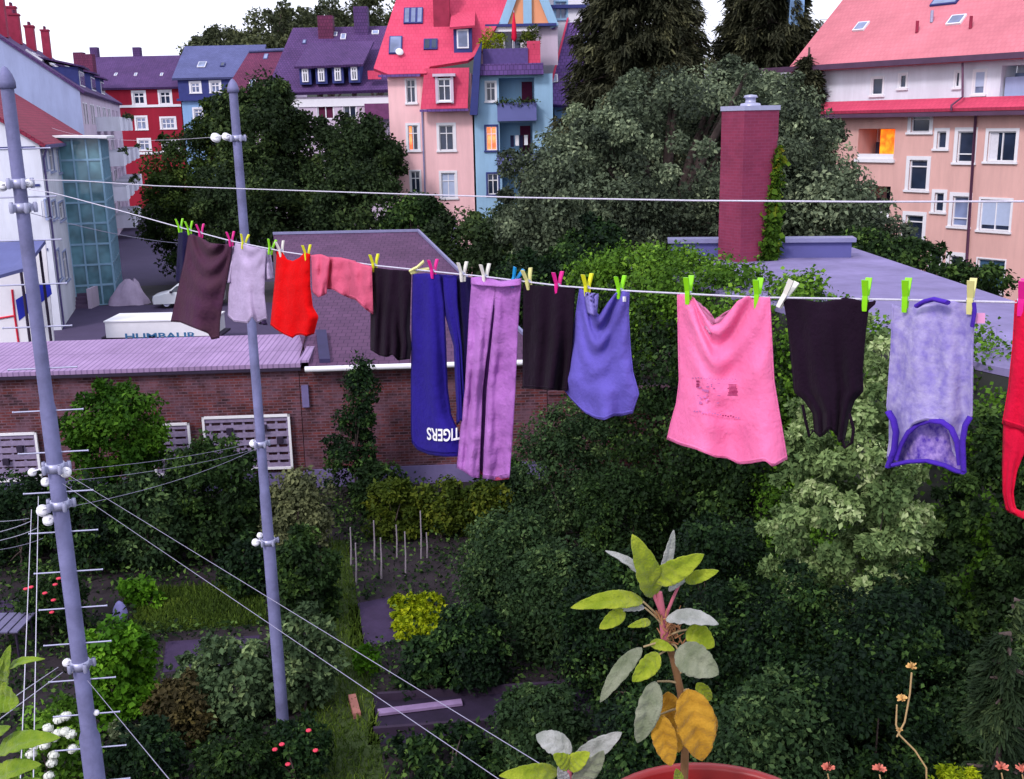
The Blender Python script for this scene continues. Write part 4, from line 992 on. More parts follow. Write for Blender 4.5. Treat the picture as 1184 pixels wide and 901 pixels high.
tree('low grey bush behind the flat roof before the salmon block', [pxb(1050, 300, 38, 17, 36, 30, .45, 3000), pxb(1000, 290, 30, 20, 37, 20, .5, 2000), pxb(1120, 325, 40, 16, 33, 24, .45, 2500)], 1050, .18, G['ivy dark leaf'], r=.1)
def spruce(label, x, ytop, ybot, wpx, Y, nb, leaf):
    base = aY(x, 300, Y); base.z = 0; zt = aY(x, ytop, Y).z; zl = aY(x, ybot, Y).z; R = wpx*Y/F/2
    root = thing('spruce', base, label, 'tree', 'dark spruces above the rooftops')
    P = []; N = []; T = []; A = []; mb = MB()
    for k in range(nb):
        f = rng.uniform(0, 1)**.8; z = zl+(zt-zl)*(1-f); L = R*(f**.75*.95+.05)*rng.uniform(.75, 1.1); q = rng.uniform(0, 2*PI); d = np.array([math.cos(q), math.sin(q), 0])
        m_ = 420; s = rng.uniform(.12, 1, m_)**.7
        cen = np.array([base.x, base.y, z])+d*L*s[:, None]+np.array([0, 0, 1])*(-.28*L*s**1.3+.12*L*s**4)[:, None]
        side = np.array([-d[1], d[0], 0]); wv = rng.normal(size=m_)*.13*L*(1.1-s)
        cen = cen+side*wv[:, None]+rng.normal(size=(m_, 3))*.08; cen[:, 2] -= np.abs(rng.normal(size=m_))*.32
        P.append(cen); N.append(np.tile(d*.4+[0, 0, .8], (m_, 1))); T.append(np.clip(rng.uniform(0, 1)*.5+rng.uniform(0, .4, m_)+.15*(s > .8), 0, 1))
        A.append(unit(np.tile(d*.6+[0, 0, -.9], (m_, 1))+side*wv[:, None]))
        if k % 4 == 0: mb.tube([(base.x, base.y, z), tuple(np.array([base.x, base.y, z])+d*L*.8+[0, 0, -.2*L])], [.09, .02], 5)
    leaf_mesh('crown', G['spruce needles'], root, np.concatenate(P), np.concatenate(N), leaf, .19, np.concatenate(T), NEEDLE, .2, .5, axis=np.concatenate(A))
    mb.tube([base, (base.x, base.y, zt)], [.38, .05], 8); mb.build('trunk', bark, root)
spruce('broad dark spruce right of the pale blue house', 738, -150, 240, 260, 60, 420, .36)
spruce('dark spruce left of the salmon red roof', 880, -105, 225, 215, 64, 360, .36)
spruce('narrow dark spruce tip against the attic wall of the salmon block', 925, 55, 200, 75, 58, 110, .34)
tree('dark bush mass behind the right end of the tiled shed', [pxb(655, 345, 62, 48, 38, 60, .7, 9000), pxb(690, 300, 40, 40, 39, 30, .7, 4500), pxb(600, 325, 40, 30, 40, 26, .7, 4000)], 650, .2, G['deep leaf'], r=.12)
# wooded hilltop
hl = []
for x, y, rx, ry, Y in ((262, 62, 28, 26, 330), (322, 52, 40, 38, 320), (300, 70, 36, 26, 310), (352, 60, 36, 36, 325), (420, 26, 48, 30, 330), (392, 55, 40, 36, 315), (460, 20, 46, 40, 335), (440, 60, 40, 36, 318)):
    hl.append((x, y, rx, ry, Y))
names = ['first round tree on the hill crest above the slate roof', 'tall round tree on the hill crest above the plum roof', 'low tree on the hill between two round crowns', 'hill tree right of the tall round one', 'broad tree highest on the hill left of the red roof', 'hill tree under the broad highest crown', 'hill tree partly hidden by the red roof', 'lowest hill tree above the purple dormered roof']
hl += [(240, 66, 22, 18, 322), (285, 66, 26, 22, 340), (378, 38, 34, 30, 345), (345, 36, 26, 22, 338)]; names += ['leftmost small tree on the hill crest', 'small tree in the dip of the hill crest', 'hill tree behind the purple chimneys', 'hill tree just right of the tall round crown, farther back']
for (x, y, rx, ry, Y), lab in zip(hl, names):
    tree(lab, [pxb(x, y, rx, ry, Y, 55, 2.6, 3800)], x, 1.25, G['hill leaf'], r=.6, name='hill_tree', group='trees on the wooded hill')

# ================================================================== garden shrubs
GS = 'shrubs of the back garden'
bush('round_bush', 'round bright green bush growing against the brick wall by the big pole', 'bush', 138, 590, 124, 138, .16, G['mid leaf'], bark, 9000, 80, .26, Y=27.5)
bush('shrub', 'dark green shrub before the wide trellis panel', 'shrub', 245, 650, 120, 130, .16, G['ivy dark leaf'], bark, 6500, 60, .32, group=GS)
bush('shrub', 'grey blue shrub left of the dark one, below the round green bush', 'shrub', 175, 665, 90, 110, .15, G['grey green leaf'], bark, 4500, 50, .32, group=GS)
bush('shrub', 'deep shaded shrub behind the big pole near the roses', 'shrub', 105, 665, 100, 100, .15, G['deep leaf'], bark, 4500, 50, .32, group=GS)
bush('shrub', 'shaded shrub below the leftmost trellis panel', 'shrub', 25, 660, 110, 110, .15, G['deep leaf'], bark, 4500, 50, .32, group=GS)
bush('shrub', 'pale leaved shrub right of the thinner steel pole', 'shrub', 345, 655, 85, 105, .15, green('pale shrub leaf', (.05, .055, .05), (.12, .125, .1), (.3, .3, .24)), bark, 4500, 50, .32, group=GS)
bush('shrub', 'green shrub between the steel pole and the bean stakes', 'shrub', 355, 725, 80, 100, .14, G['ivy dark leaf'], bark, 4000, 40, .32, group=GS)
# columnar shrub against the wall: bare waist, loose top
p = aY(410, 555, 29.3); p.z = 0
q = lambda x, y, rx, ry, n: pxb(x, y, rx, ry, 29.3, 22, .3, n)
plant('column_shrub', 'narrow upright shrub with a loose top before the brick shed', 'shrub', [q(405, 532, 26, 34, 2600), q(412, 490, 17, 26, 1500), q(418, 450, 15, 24, 1100), q(416, 425, 8, 12, 260)], p, .13, G['deep leaf'], bark, None, .6, .04, 'foliage', 'stem')
for i, (x, yb, wd, ht, m, lab) in enumerate(((455, 625, 70, 62, 'bean leaf', 'yellowish bean bush behind the left stakes'), (510, 622, 75, 60, 'bean leaf', 'yellowish bean bush behind the tallest stake'), (562, 625, 70, 60, 'bean leaf', 'yellowish bean bush at the right end of the bean row'), (440, 600, 75, 60, 'ivy dark leaf', 'green bush under the columnar shrub at the brick wall'), (580, 600, 80, 60, 'deep leaf', 'dark bush at the wall foot below the lavender trousers'))):
    bush('bean_bush', lab, 'bush', x, yb, wd, ht, .15, G[m], bark, 3000, 34, .35, group='bushes along the brick wall')
for i, (x, yb, wd, ht, m, lab) in enumerate((
    (655, 660, 130, 170, 'grey green leaf', 'grey green shrub below the black trousers, at the wall end'),
    (590, 730, 120, 120, 'grey green leaf', 'grey green shrub right of the yellow lettuce'),
    (655, 768, 150, 110, 'grey green leaf', 'broad grey green shrub above the dug purple bed'),
    (545, 800, 90, 80, 'deep leaf', 'small shrub between the lettuce and the pale board'),
    (720, 700, 110, 150, 'ivy dark leaf', 'trailing green shrub below the ivy wall left of the sage top'),
    (720, 830, 150, 150, 'deep leaf', 'dark shrub directly left of the sage plant'),
    (830, 760, 150, 150, 'deep leaf', 'dark shrub behind the top of the sage plant'),
    (860, 860, 160, 160, 'deep leaf', 'dark shrub right of the yellow sage leaves'),
    (930, 800, 150, 125, 'deep leaf', 'dark shrub under the pale variegated bush, left'),
    (1045, 810, 150, 130, 'deep leaf', 'dark shrub under the pale variegated bush, right'),
    (1010, 900, 190, 180, 'deep leaf', 'dark shrub behind the dried flower stalk'),
    (1150, 940, 190, 170, 'grey green leaf', 'dark shrub in the lower right corner below the conifer'),
    (900, 960, 190, 160, 'grey green leaf', 'low shrub behind the red pot rim'),
    (630, 900, 120, 80, 'grey green leaf', 'low cabbage green shrub behind the small sage'),
    (770, 950, 170, 130, 'deep leaf', 'low dark shrub behind the sage stem'))):
    Yg = {760: 15, 860: 13, 800: 12.4, 810: 12.2, 900: 11, 940: 11.8, 960: 10.6, 950: 11.5}.get(yb) if x > 740 else None
    bush('shrub', lab, 'shrub', x, yb, wd, ht, .08 if Yg else .11, G[m], bark, 15000 if Yg else 10000, 110 if Yg else 80, .34, group=GS, up=.35, Y=Yg)
# right: variegated bush, dark hedge face, drooping conifer
bush('variegated_bush', 'tall pale variegated bush below the black camisole', 'bush', 982, 790, 205, 395, .095, G['variegated leaf'], bark, 38000, 230, .14, Y=13.0)
bush('shrub', 'dark tall shrub right of the variegated bush, behind the lace top', 'shrub', 1138, 800, 140, 330, .1, G['ivy dark leaf'], bark, 17000, 130, .22, Y=13.2, group=GS)
bush('shrub', 'dark tall shrub at the right picture edge behind the red strap', 'shrub', 1220, 830, 150, 340, .1, G['ivy dark leaf'], bark, 11000, 90, .24, Y=12.6, group=GS)
def conifer(label, x, yb, wpx, Y, top, nb):
    base = aY(x, yb, Y); base.z = 0; zt = aY(x, top, Y).z; R = wpx*Y/F/2
    root = thing('weeping_conifer', base, label, 'conifer'); P = []; N = []; T = []; A = []; mb = MB()
    for k in range(nb):
        f = rng.uniform(0, 1)**.7; z = .4+(zt-.4)*(1-f); L = R*(f**.7+.1)*rng.uniform(.8, 1.15); qq = rng.uniform(0, 2*PI); d = np.array([math.cos(qq), math.sin(qq), 0]); m_ = 380; s = rng.uniform(.05, 1, m_)
        cen = np.array([base.x, base.y, z])+d*L*s[:, None]+np.array([0, 0, 1])*(.25*L*s-.55*L*s**2.2)[:, None]
        side = np.array([-d[1], d[0], 0]); wv = rng.normal(size=m_)*.12*L; cen = cen+side*wv[:, None]; cen[:, 2] -= np.abs(rng.normal(size=m_))*.14
        P.append(cen); N.append(np.tile(d*.3+[0, 0, .9], (m_, 1))); T.append(np.clip(rng.uniform(0, .6)+rng.uniform(0, .4, m_)-.2*(rng.uniform(0, 1, m_) < .5), 0, 1)); A.append(unit(np.tile(d*.7+[0, 0, -1.0], (m_, 1))+side*(wv*2)[:, None]))
        mb.tube([(base.x, base.y, z), tuple(np.array([base.x, base.y, z])+d*L*.6+[0, 0, .02*L])], [.03, .01], 5)
    P = np.concatenate(P); ok = P[:, 2] > .05
    leaf_mesh('foliage', G['conifer frond'], root, P[ok], np.concatenate(N)[ok], .085, .2, np.concatenate(T)[ok], NEEDLE, .3, .4, axis=np.concatenate(A)[ok])
    mb.tube([base, (base.x, base.y, zt*.78)], [.1, .02], 8); mb.build('stem', bark, root)
conifer('drooping dark conifer in the lower right behind the dried flowers', 1155, 870, 190, 9.8, 688, 150)
# lettuces, border plants, left garden
rows = [(x, y) for y in (700, 712, 724, 735) for x in (462, 476, 490, 504)]
labs_r = ['back', 'second', 'third', 'front']; labs_c = ['leftmost', 'second from left', 'third from left', 'rightmost']
for i, (x, y) in enumerate(rows):
    bush('lettuce', 'yellow green lettuce, %s in the %s row of the bed' % (labs_c[i % 4], labs_r[i//4]), 'lettuce', x+rng.uniform(-2, 2)+(y-700)*.15, y+4+rng.uniform(-2, 2), 22, 11, .1, G['yellow green leaf'], bark, 420, 12, .6, group='lettuces in the vegetable bed', asp=.8)
bush('raspberry_bush', 'fresh green leafy bush right of the big pole, by the seed bed', 'bush', 138, 848, 92, 118, .13, G['bright leaf'], bark, 3600, 60, .3, asp=.85)
bush('shrub', 'silvery leaved shrub at the foot of the thinner pole, left side', 'shrub', 262, 842, 140, 80, .14, green('silver leaf', (.03, .05, .042), (.08, .12, .09), (.24, .3, .22)), bark, 4000, 55, .32, group=GS)
bush('shrub', 'silvery leaved shrub right of the thinner pole foot', 'shrub', 352, 822, 80, 105, .14, G['silver leaf'], bark, 3200, 45, .32, group=GS)
bush('shrub', 'brownish low shrub in front of the silvery one', 'shrub', 205, 862, 90, 60, .12, green('brown shrub leaf', (.03, .024, .02), (.065, .05, .035), (.12, .09, .05)), bark, 2600, 40, .34, group=GS)
bush('shrub', 'dark low shrub right of the white hydrangea', 'shrub', 165, 925, 90, 70, .12, G['deep leaf'], bark, 2400, 40, .34, group=GS)
bush('shrub', 'low green shrub at the bottom edge beside the grass path', 'shrub', 268, 935, 110, 70, .11, G['ivy dark leaf'], bark, 3200, 40, .34, group=GS)
bush('shrub', 'tiny bright green tuft at the corner of the dark bed', 'shrub', 425, 780, 30, 30, .1, G['bright leaf'], bark, 700, 16, .4, group=GS)
bush('shrub', 'dark cabbage plants in the bed left of the broad grey shrub', 'shrub', 500, 805, 90, 52, .16, G['deep leaf'], bark, 1600, 24, .4, group=GS)
bush('shrub', 'low plants along the front of the dug purple bed', 'shrub', 520, 905, 150, 30, .13, G['deep leaf'], bark, 2200, 34, .4, group=GS)
bush('shrub', 'green shrub behind the lawn, left of the thinner pole', 'shrub', 285, 690, 70, 60, .14, G['deep leaf'], bark, 2600, 34, .34, group=GS)
for x, lab in ((152, 'young plant with bright leaves behind the lavender stone, left one'), (173, 'young plant with bright leaves behind the lavender stone, right one')):
    bush('young_plant', lab, 'plant', x, 705, 24, 36, .14, G['bright leaf'], bark, 260, 10, .5, group='young plants by the lawn', asp=.8)
def flowers(root, pts, r, m, name='flower'):
    for p in pts:
        mb = MB(); p = Vector(p)
        for k in range(7):
            a = 2*PI*k/7; c = p+Vector((math.cos(a)*r*.5, math.sin(a)*r*.5, .02)); mb.ball(c, r*.55, 8, 0, .7)
        mb.ball(p+Vector((0, 0, r*.3)), r*.6, 8, 0, .8); mb.build(name, m, root)
rose = mat('pink rose petals', K(235, 70, 95), .6, .15, 20)
rb = bush('rose_bush', 'rose bush with pink flowers left of the big pole', 'rose bush', 60, 742, 80, 82, .12, G['ivy dark leaf'], bark, 2600, 44, .32)
flowers(rb, [aY(x, y, ORG[rb.name].y-.35) for x, y in ((30, 682), (36, 680), (52, 687), (64, 677), (68, 670), (62, 695), (60, 709), (74, 673))], .052, rose)
rb = bush('rose_bush', 'low rose bush with red flowers at the foot of the thinner pole', 'rose bush', 345, 915, 80, 66, .11, G['deep leaf'], bark, 2200, 40, .34)
flowers(rb, [aY(x, y, ORG[rb.name].y-.3) for x, y in ((318, 868), (326, 862), (357, 846), (365, 869), (333, 885))], .045, rose)
hy = bush('hydrangea', 'hydrangea bush with clusters of white flower heads', 'hydrangea', 66, 935, 88, 105, .12, G['ivy leaf'], bark, 2400, 44, .32)
cream_fl = mat('cream flower heads', K(236, 240, 228), .7, .1, 30)
for x, y in ((68, 832), (55, 842), (75, 846), (66, 848), (62, 853), (82, 849), (52, 862), (40, 862), (76, 828), (62, 873), (60, 882), (36, 872), (84, 866), (57, 897)):
    p = aY(x, y, ORG[hy.name].y-.42); mb = MB()
    for k in range(26):
        e = Vector(rng.normal(size=3)).normalized(); c = p+Vector((e.x*.085, e.y*.085, e.z*.06)); t = e.orthogonal().normalized()*.03; b = e.cross(t)
        mb.add([c+t, c+b, c-t, c-b], [(0, 1, 2, 3)])
    mb.ball(p, .075, 8, 0, .75); mb.build('flower_head', cream_fl, hy)
wr = bush('white_flowering_plant', 'low plant with white flowers right of the hydrangea', 'plant', 145, 885, 40, 46, .1, green('white speckled leaf', (.06, .07, .06), (.2, .22, .2), (.7, .7, .68)), bark, 600, 16, .4)
# trailing ground cover
n = 75000; cx_ = np.c_[rng.uniform(-15, 12, 1300), rng.uniform(9, 30.3, 1300)]; ck = rng.integers(0, 1300, n); ch_ = rng.uniform(.08, .55, 1300)**1.3
P = np.c_[cx_[ck]+rng.normal(size=(n, 2))*.38, ch_[ck]*rng.uniform(0, 1, n)+.02]
def inside(P, poly):
    ins = np.zeros(len(P), bool); k = len(poly)
    for i in range(k):
        a, b = poly[i], poly[(i+1) % k]
        ins ^= ((a.y > P[:, 1]) != (b.y > P[:, 1])) & (P[:, 0] < (b.x-a.x)*(P[:, 1]-a.y)/((b.y-a.y) or 1e-9)+a.x)
    return ins
bad = inside(P, LAWN) | inside(P, PATH) | inside(P, pz((188, 778), (192, 742), (300, 735), (300, 765))) | inside(P, pz((405, 748), (403, 700), (452, 690), (466, 742))) | inside(P, pz((425, 862), (432, 806), (700, 785), (710, 845)))
P = P[~bad]
o = leaf_mesh('ground_cover', G['ivy dark leaf'], None, P, np.tile([0, -.3, .9], (len(P), 1)), .1, .6)
tag(o, 'low weeds and ground cover between the garden beds', 'ground cover', kind='stuff')
# ================================================================== garden bits
stakem = mat('pale bamboo cane', K(156, 146, 156), .8, .2, 8)
for x, yt, yb, lab in ((405, 610, 655, 'leftmost bean stake, leaning and dull'), (411, 628, 676, 'short bean stake second from the left'), (432, 602, 650, 'bright bean stake left of the middle gap'), (440, 622, 669, 'short bright bean stake just right of a taller one'), (458, 607, 645, 'straight bean stake in the middle of the row'), (468, 615, 668, 'dull thin bean stake right of the middle'), (486, 591, 646, 'tallest white bean stake in the bed'), (493, 616, 645, 'short white bean stake beside the tallest')):
    b = aZ(x+1, yb); t = aY(x, yt, b.y)
    mb = MB(); mb.tube([b, b.lerp(t, .5)+Vector((.012, 0, 0)), t], [.024, .021, .017], 6); tag(mb.build('bean_stake', stakem), lab, 'stake', 'stakes in the bean bed')
p = aZ(140, 718); mb = MB()
mb.lathe(p, [(.09, 0), (.16, .06), (.17, .18), (.13, .32), (.07, .43), (.01, .48)], 9); tag(mb.build('garden_stone', mat('lavender stone', K(150, 145, 205), .8, .12, 5, .4, 12)), 'upright lavender coloured standing stone at the edge of the lawn', 'stone')
p = aZ(198, 868); mb = MB(); mb.lathe(p+Vector((0, 0, .02)), [(.14, 0), (.17, .01), (.24, .1), (.25, .1), (.255, .085), (.19, .0)], 20); tag(mb.build('white_bowl', white), 'white enamel bowl lying on the dark garden soil', 'bowl')
mb = MB(); a, b = aZ(437, 824, .05), aZ(534, 812, .05); d_ = (b-a).normalized(); mb.obox((a+b)/2, d_*(b-a).length/2, d_.cross(ZUP)*.09, Vector((0, 0, .025))); tag(mb.build('garden_board', mat('weathered lilac board', K(150, 125, 165), .9, .2, 3)), 'long pale weathered board lying across the garden bed', 'board')
mb = MB(); a, b = aZ(407, 806, .06), aZ(413, 828, .06); d_ = (b-a).normalized(); mb.obox((a+b)/2, d_*(b-a).length/2, d_.cross(ZUP)*.07, Vector((0, 0, .06))); tag(mb.build('edging_plank', mat('orange brown plank', K(165, 110, 100), .9, .2, 3)), 'short brown edging plank beside the grass path', 'plank')
for (x0, y0, x1, y1, lab) in ((432, 846, 694, 826, 'long dark timber edging along the front of the dug purple bed'), (436, 806, 690, 790, 'long dark timber edging along the back of the dug purple bed')):
    a, b = aZ(x0, y0, .07), aZ(x1, y1, .07); d_ = (b-a).normalized(); mb = MB(); mb.obox((a+b)/2, d_*(b-a).length/2, d_.cross(ZUP)*.04, Vector((0, 0, .08))); tag(mb.build('bed_edging', mat('dark wet timber', K(62, 48, 70, .6), .85, .3, 2)), lab, 'edging', 'timber edging of the dug bed')
# garden table and chair at the left edge
p = aZ(4, 760); t = thing('garden_table', p, 'dark slatted garden table at the left edge of the garden', 'table')
mb = MB()
for k in range(6): mb.box(p+Vector((-.55+k*.2, .1, .72)), (.16, .9, .03))
mb.build('table_top', mat('grey garden furniture', K(112, 108, 140), .7, .15, 5), t)
for dx in (-.5, .45):
    for dy in (-.25, .45): mb = MB(); mb.tube([p+Vector((dx, dy, 0)), p+Vector((dx, dy, .72))], .025, 6); mb.build('leg', dark, t)
# ================================================================== courtyard things
# parked car
def car(base, ang):
    root = thing('parked_car', base, 'small white hatchback parked in the courtyard, half hidden by the brown cloth', 'car')
    ax, bx = Vector((math.cos(ang), math.sin(ang), 0)), Vector((-math.sin(ang), math.cos(ang), 0))
    Q = lambda x, y, z: base+ax*x+bx*y+Vector((0, 0, z))
    prof = [(-2.05, .28), (-2.08, .55), (-1.98, .78), (-1.2, .95), (-.62, 1.38), (-.1, 1.47), (.9, 1.44), (1.6, 1.05), (1.98, .92), (2.02, .5), (1.98, .28)]
    mb = MB(); secs = []
    for yy, k, zk in ((-.84, .97, .94), (-.8, 1, 1), (0, 1.01, 1.02), (.8, 1, 1), (.84, .97, .94)):
        secs.append([Q(x*k, yy*(1 if z < 1.0 else .84), .28+(z-.28)*zk) for x, z in prof])
    mb.grid(secs)
    mb.poly(secs[0][::-1]); mb.poly(secs[-1]); mb.poly([s[0] for s in secs]+[s[-1] for s in secs][::-1])
    mb.build('body', mat('white car paint', K(240, 244, 250, .8), .25, .02, 1, spec=.5), root)
    for x in (-1.25, 1.28):
        for s in (-1, 1):
            mb = MB(); mb.lathe(Q(x, s*.72, .32), [(.2, -.1), (.3, -.1), (.32, -.06), (.32, .06), (.3, .1), (.2, .1)], 20, axis=bx); w_ = mb.build('wheel', mat('tyre rubber', (.02, .02, .022), .85, .1), root)
            mb = MB(); mb.lathe(Q(x, s*.72, .32), [(.01, .11*s), (.06, .12*s), (.1, .09*s), (.2, .085*s), (.21, .1*s)], 10, axis=bx); mb.build('rim', steel, w_)
    for s in (-1, 1):
        mb = MB(); mb.poly([Q(x, s*yy, z) for x, yy, z in ((-1.02, .83, .98), (-.58, .722, 1.33), (-.1, .722, 1.4), (.82, .722, 1.37), (1.35, .83, 1.06))]); mb.build('side_window', pane, root)
        mb = MB(); mb.obox(Q(-2.02, s*.58, .68), ax*.05, bx*.16, Vector((0, 0, .07))); mb.build('headlight', pane_lt, root)
        mb = MB(); mb.obox(Q(-.9, s*.93, 1.0), ax*.07, bx*.08, Vector((0, 0, .06))); mb.build('mirror', dark, root)
    mb = MB(); mb.poly([Q(-1.15, -.72, .98), Q(-1.15, .72, .98), Q(-.66, .64, 1.37), Q(-.66, -.64, 1.37)]); mb.build('windscreen', pane, root)
    mb = MB(); mb.obox(Q(-2.08, 0, .45), ax*.02, bx*.5, Vector((0, 0, .1))); mb.build('grille', dark, root)
p = aZ(190, 357); car(p+Vector((1.35, .9, 0)), rad(4))
# box trailer with lettering
a, b = aY(121, 373, 52.5), aY(246, 370, 52.5); zt = (a.z+b.z)/2
t = thing('box_trailer', Vector(((a.x+b.x)/2, 53.6, 0)), 'long white box trailer with blue lettering parked behind the garage roof', 'trailer')
L = b.x-a.x
mb = MB(); cx = (a.x+b.x)/2
mb.box((cx, 53.6, (zt+.55)/2), (L, 2.2, zt-.55)); mb.box((cx, 53.6, zt+.03), (L+.08, 2.3, .06)); mb.build('box', white, t)
mb = MB(); mb.box((cx, 53.6, .5), (L+.6, 1.9, .1)); mb.build('chassis', dark, t)
for x in (a.x+L*.4, a.x+L*.62):
    mb = MB(); mb.lathe((x, 52.7, .36), [(.05, -.1), (.36, -.1), (.36, .1), (.05, .1)], 18, axis=(0, 1, 0)); mb.build('wheel', MATS['tyre rubber'], t)
v, f = text_mesh('HUMBAUR', .95, .02)
w_ = max(p.x for p in v)-min(p.x for p in v); mb = MB(); k = L*.66/w_
mb.add([Vector((cx+p.x*k, 52.485, zt-.74+p.y*.42)) for p in v], f); mb.build('lettering', mat('teal blue lettering', K(60, 120, 170), .6), t)
# striped panel, lean-to awning, steps, covered heap
SP = Pl(aY(30, 360, 50)); SP.P0.z = 0
r_ = lambda x, y, o=0: SP.P(x, y, o)
t = thing('painted_hoarding', r_(30, 395).xy.to_3d(), 'white hoarding with a blue band and thin red lines at the far left', 'hoarding')
mb = MB(); pts = [r_(-70, 310), r_(52, 278), r_(61, 392), r_(-70, 402)]
for p in pts[2:]: p.z = 0
mb.prism(pts, -SP.n*.1); mb.build('panel', white, t)
mb = MB(); mb.prism([r_(18, 347, .02), r_(50, 327, .02), r_(58, 329, .02), r_(60, 340, .02), r_(22, 371, .02)], -SP.n*.015); mb.build('blue_band', mat('royal blue paint', K(30, 45, 175), .6, .08, 2), t)
mb = MB()
for L_ in ([r_(14, 335, .02), r_(17, 365, .02), r_(22, 400, .02)], [r_(-30, 373, .02), r_(18, 365, .02)]): mb.tube(L_, .05, 6)
mb.build('red_line', mat('red line paint', K(225, 40, 70), .6), t)
mb = MB(); pts = [aY(-70, 283, 47.5), aY(52, 278, 47.5), aY(28, 310, 45), aY(-70, 338, 45)]; slab(mb, pts, .15)
t = thing('lean_to_roof', Vector((pts[0].x, 47.5, 0)), 'grey blue sloping lean-to roof at the left picture edge', 'canopy')
mb.build('roof', mat('grey blue sheet roof', K(98, 104, 156), .7, .1, 1), t)
mb = MB()
for p in (aY(24, 312, 45.1), aY(-50, 333, 45.1), aY(45, 281, 47.3)): mb.tube([(p.x, p.y, 0), (p.x, p.y, p.z-.1)], .06, 6)
mb.build('post', dark, t)
p = aZ(90, 357); t = thing('entrance_steps', p, 'brownish stone entrance steps beside the glazed stair tower', 'steps'); mb = MB()
for k in range(5): mb.box(p+Vector((0, .3*k+.15, .1+.1*k)), (1.3, .3, .2+.2*k))
mb.build('step', mat('brown stone', K(112, 92, 120), .9, .15, 3), t)
mb = MB(); mb.box(p+Vector((.78, .8, .6)), (.2, 1.8, 1.2)); mb.build('cheek_wall', beige, t)
p = aZ(148, 352); mb = MB(); rr = []
for j in range(7):
    s = j/6; row = []
    for i in range(25):
        a = 2*PI*i/24; w1 = (.95*(1-s)**.7+.3)*(1+.1*math.sin(a*5+j)+.05*math.sin(a*9)); row.append(p+Vector((math.cos(a)*w1+s*.25, math.sin(a)*w1*.6, 1.5*s+.1*math.sin(a*3)*s+.04*math.sin(a*4))))
    rr.append(row)
mb.grid(rr); mb.poly(rr[-1][:-1]); tag(mb.build('covered_heap', mat('pinkish grey tarpaulin', K(196, 178, 206), .7, .12, 2, .5, 3)), 'heap under a pinkish grey tarpaulin at the edge of the courtyard', 'covered heap')

# ================================================================== steel poles of the washing lines
def pole(base, ztop, sections, rung_z, rung_len, collars, pulleys, label, rdir):
    root = thing('steel_pole', base, label, 'pole', 'steel poles of the washing lines')
    at = lambda z: base+Vector((0, 0, z))
    mb = MB(); prof = []
    for (z0, z1, r0, r1) in sections: prof += [(r0, z0), (r1, z1)]
    pr = []
    for i, (r_, z) in enumerate(prof): pr.append((r_, z))
    mb.lathe(base, pr, 20); mb.build('shaft', polem, root)
    mb = MB(); rt = sections[-1][3]; mb.lathe(at(ztop), [(rt*.9, -.05), (rt*1.35, -.04), (rt*1.35, .02), (rt*1.0, .09), (rt*.4, .15), (.001, .165)], 18); mb.build('cap', polem, root)
    rd = Vector(rdir).normalized()
    rr = lambda z: next((r0+(r1-r0)*(z-z0)/(z1-z0) for z0, z1, r0, r1 in sections if z0 <= z <= z1), .08)
    for z in rung_z:
        for s in (-1, 1):
            mb = MB(); a = at(z)+rd*s*rr(z)*.8; b = at(z)+rd*s*(rr(z)+rung_len); mb.tube([a, b], .0085, 6); mb.tube([b, b+rd*s*.012], .0115, 6); mb.build('rung', steel, root)
    for z in collars:
        mb = MB(); r_ = rr(z); mb.lathe(at(z), [(r_+.002, -.045), (r_+.016, -.045), (r_+.016, .045), (r_+.002, .045)], 18)
        for k in range(5):
            a = 2*PI*k/5+.4; d_ = Vector((math.cos(a), math.sin(a), 0)); mb.obox(at(z)+d_*(r_+.035), d_*.025, d_.cross(ZUP)*.012, Vector((0, 0, .035)))
            mb.lathe(at(z)+d_*(r_+.055), [(.018, -.05), (.024, -.03), (.024, .03), (.018, .05)], 8)
        mb.build('collar', steel, root)
    for (z, a, dist, tz, s_) in pulleys:
        d_ = Vector((math.cos(a), math.sin(a), 0)); p = at(z)+d_*(rr(z)+dist); ax = Vector((math.sin(a)*.4+.3, -math.cos(a)*.4-.8, tz)).normalized()
        mb = MB(); R = .042*s_; mb.lathe(p, [(.012, -.02), (R, -.02), (R*.98, -.012), (R*.8, 0), (R*.98, .012), (R, .02), (.012, .02)], 20, axis=ax)
        mb.tube([at(z)+d_*rr(z)*.9, at(z)+d_*(rr(z)+dist*.5)+Vector((0, 0, .03)), p+ax*.03], .009, 6); mb.tube([p+ax*.03, p-ax*.03], .014, 8)
        mb.build('pulley', whitepl, root)
    return root
def pole_z(x, y, base): return aY(x, y, base.y).z
# big pole at the left
pb = aY(56, 478, 10.8); PB = Vector((pb.x, pb.y, 0))
zz = lambda y: pole_z(13+ (y-100)*.1203, y, PB)
z1, z2, zt1 = zz(845), zz(465), zz(97)
rg = [zz(y) for y in (172, 228, 278, 329, 378, 426, 475, 523, 569, 615, 661, 703, 744, 786, 826)]+[zz(826)-.42*k for k in range(1, 4)]
POLE1 = pole(PB, zt1, [(0, z1-.08, .112, .112), (z1, z2-.08, .086, .080), (z2, zt1, .069, .061)], rg, .26, [zz(212), zz(240), zz(540), zz(583), zz(768)],
    [(zz(545), PI*1.02, .16, .2, 1.0), (zz(556), PI*1.1, .03, .3, 1.1), (zz(590), PI*1.0, .11, .5, 1.5), (zz(600), PI*1.08, .05, .5, 1.4), (zz(545), -.35, .05, .1, 1.3), (zz(766), PI*1.0, .06, .3, 1.1), (zz(772), PI*1.12, .0, .4, 1.0), (zz(215), PI*1.0, .11, .5, 1.2), (zz(212), PI*1.05, .02, .5, 1.1), (zz(212), -.2, .04, .3, .9), (zz(825), .1, .02, .3, .7)],
    'big near steel pole with climbing rungs at the left', (1, .12, 0))
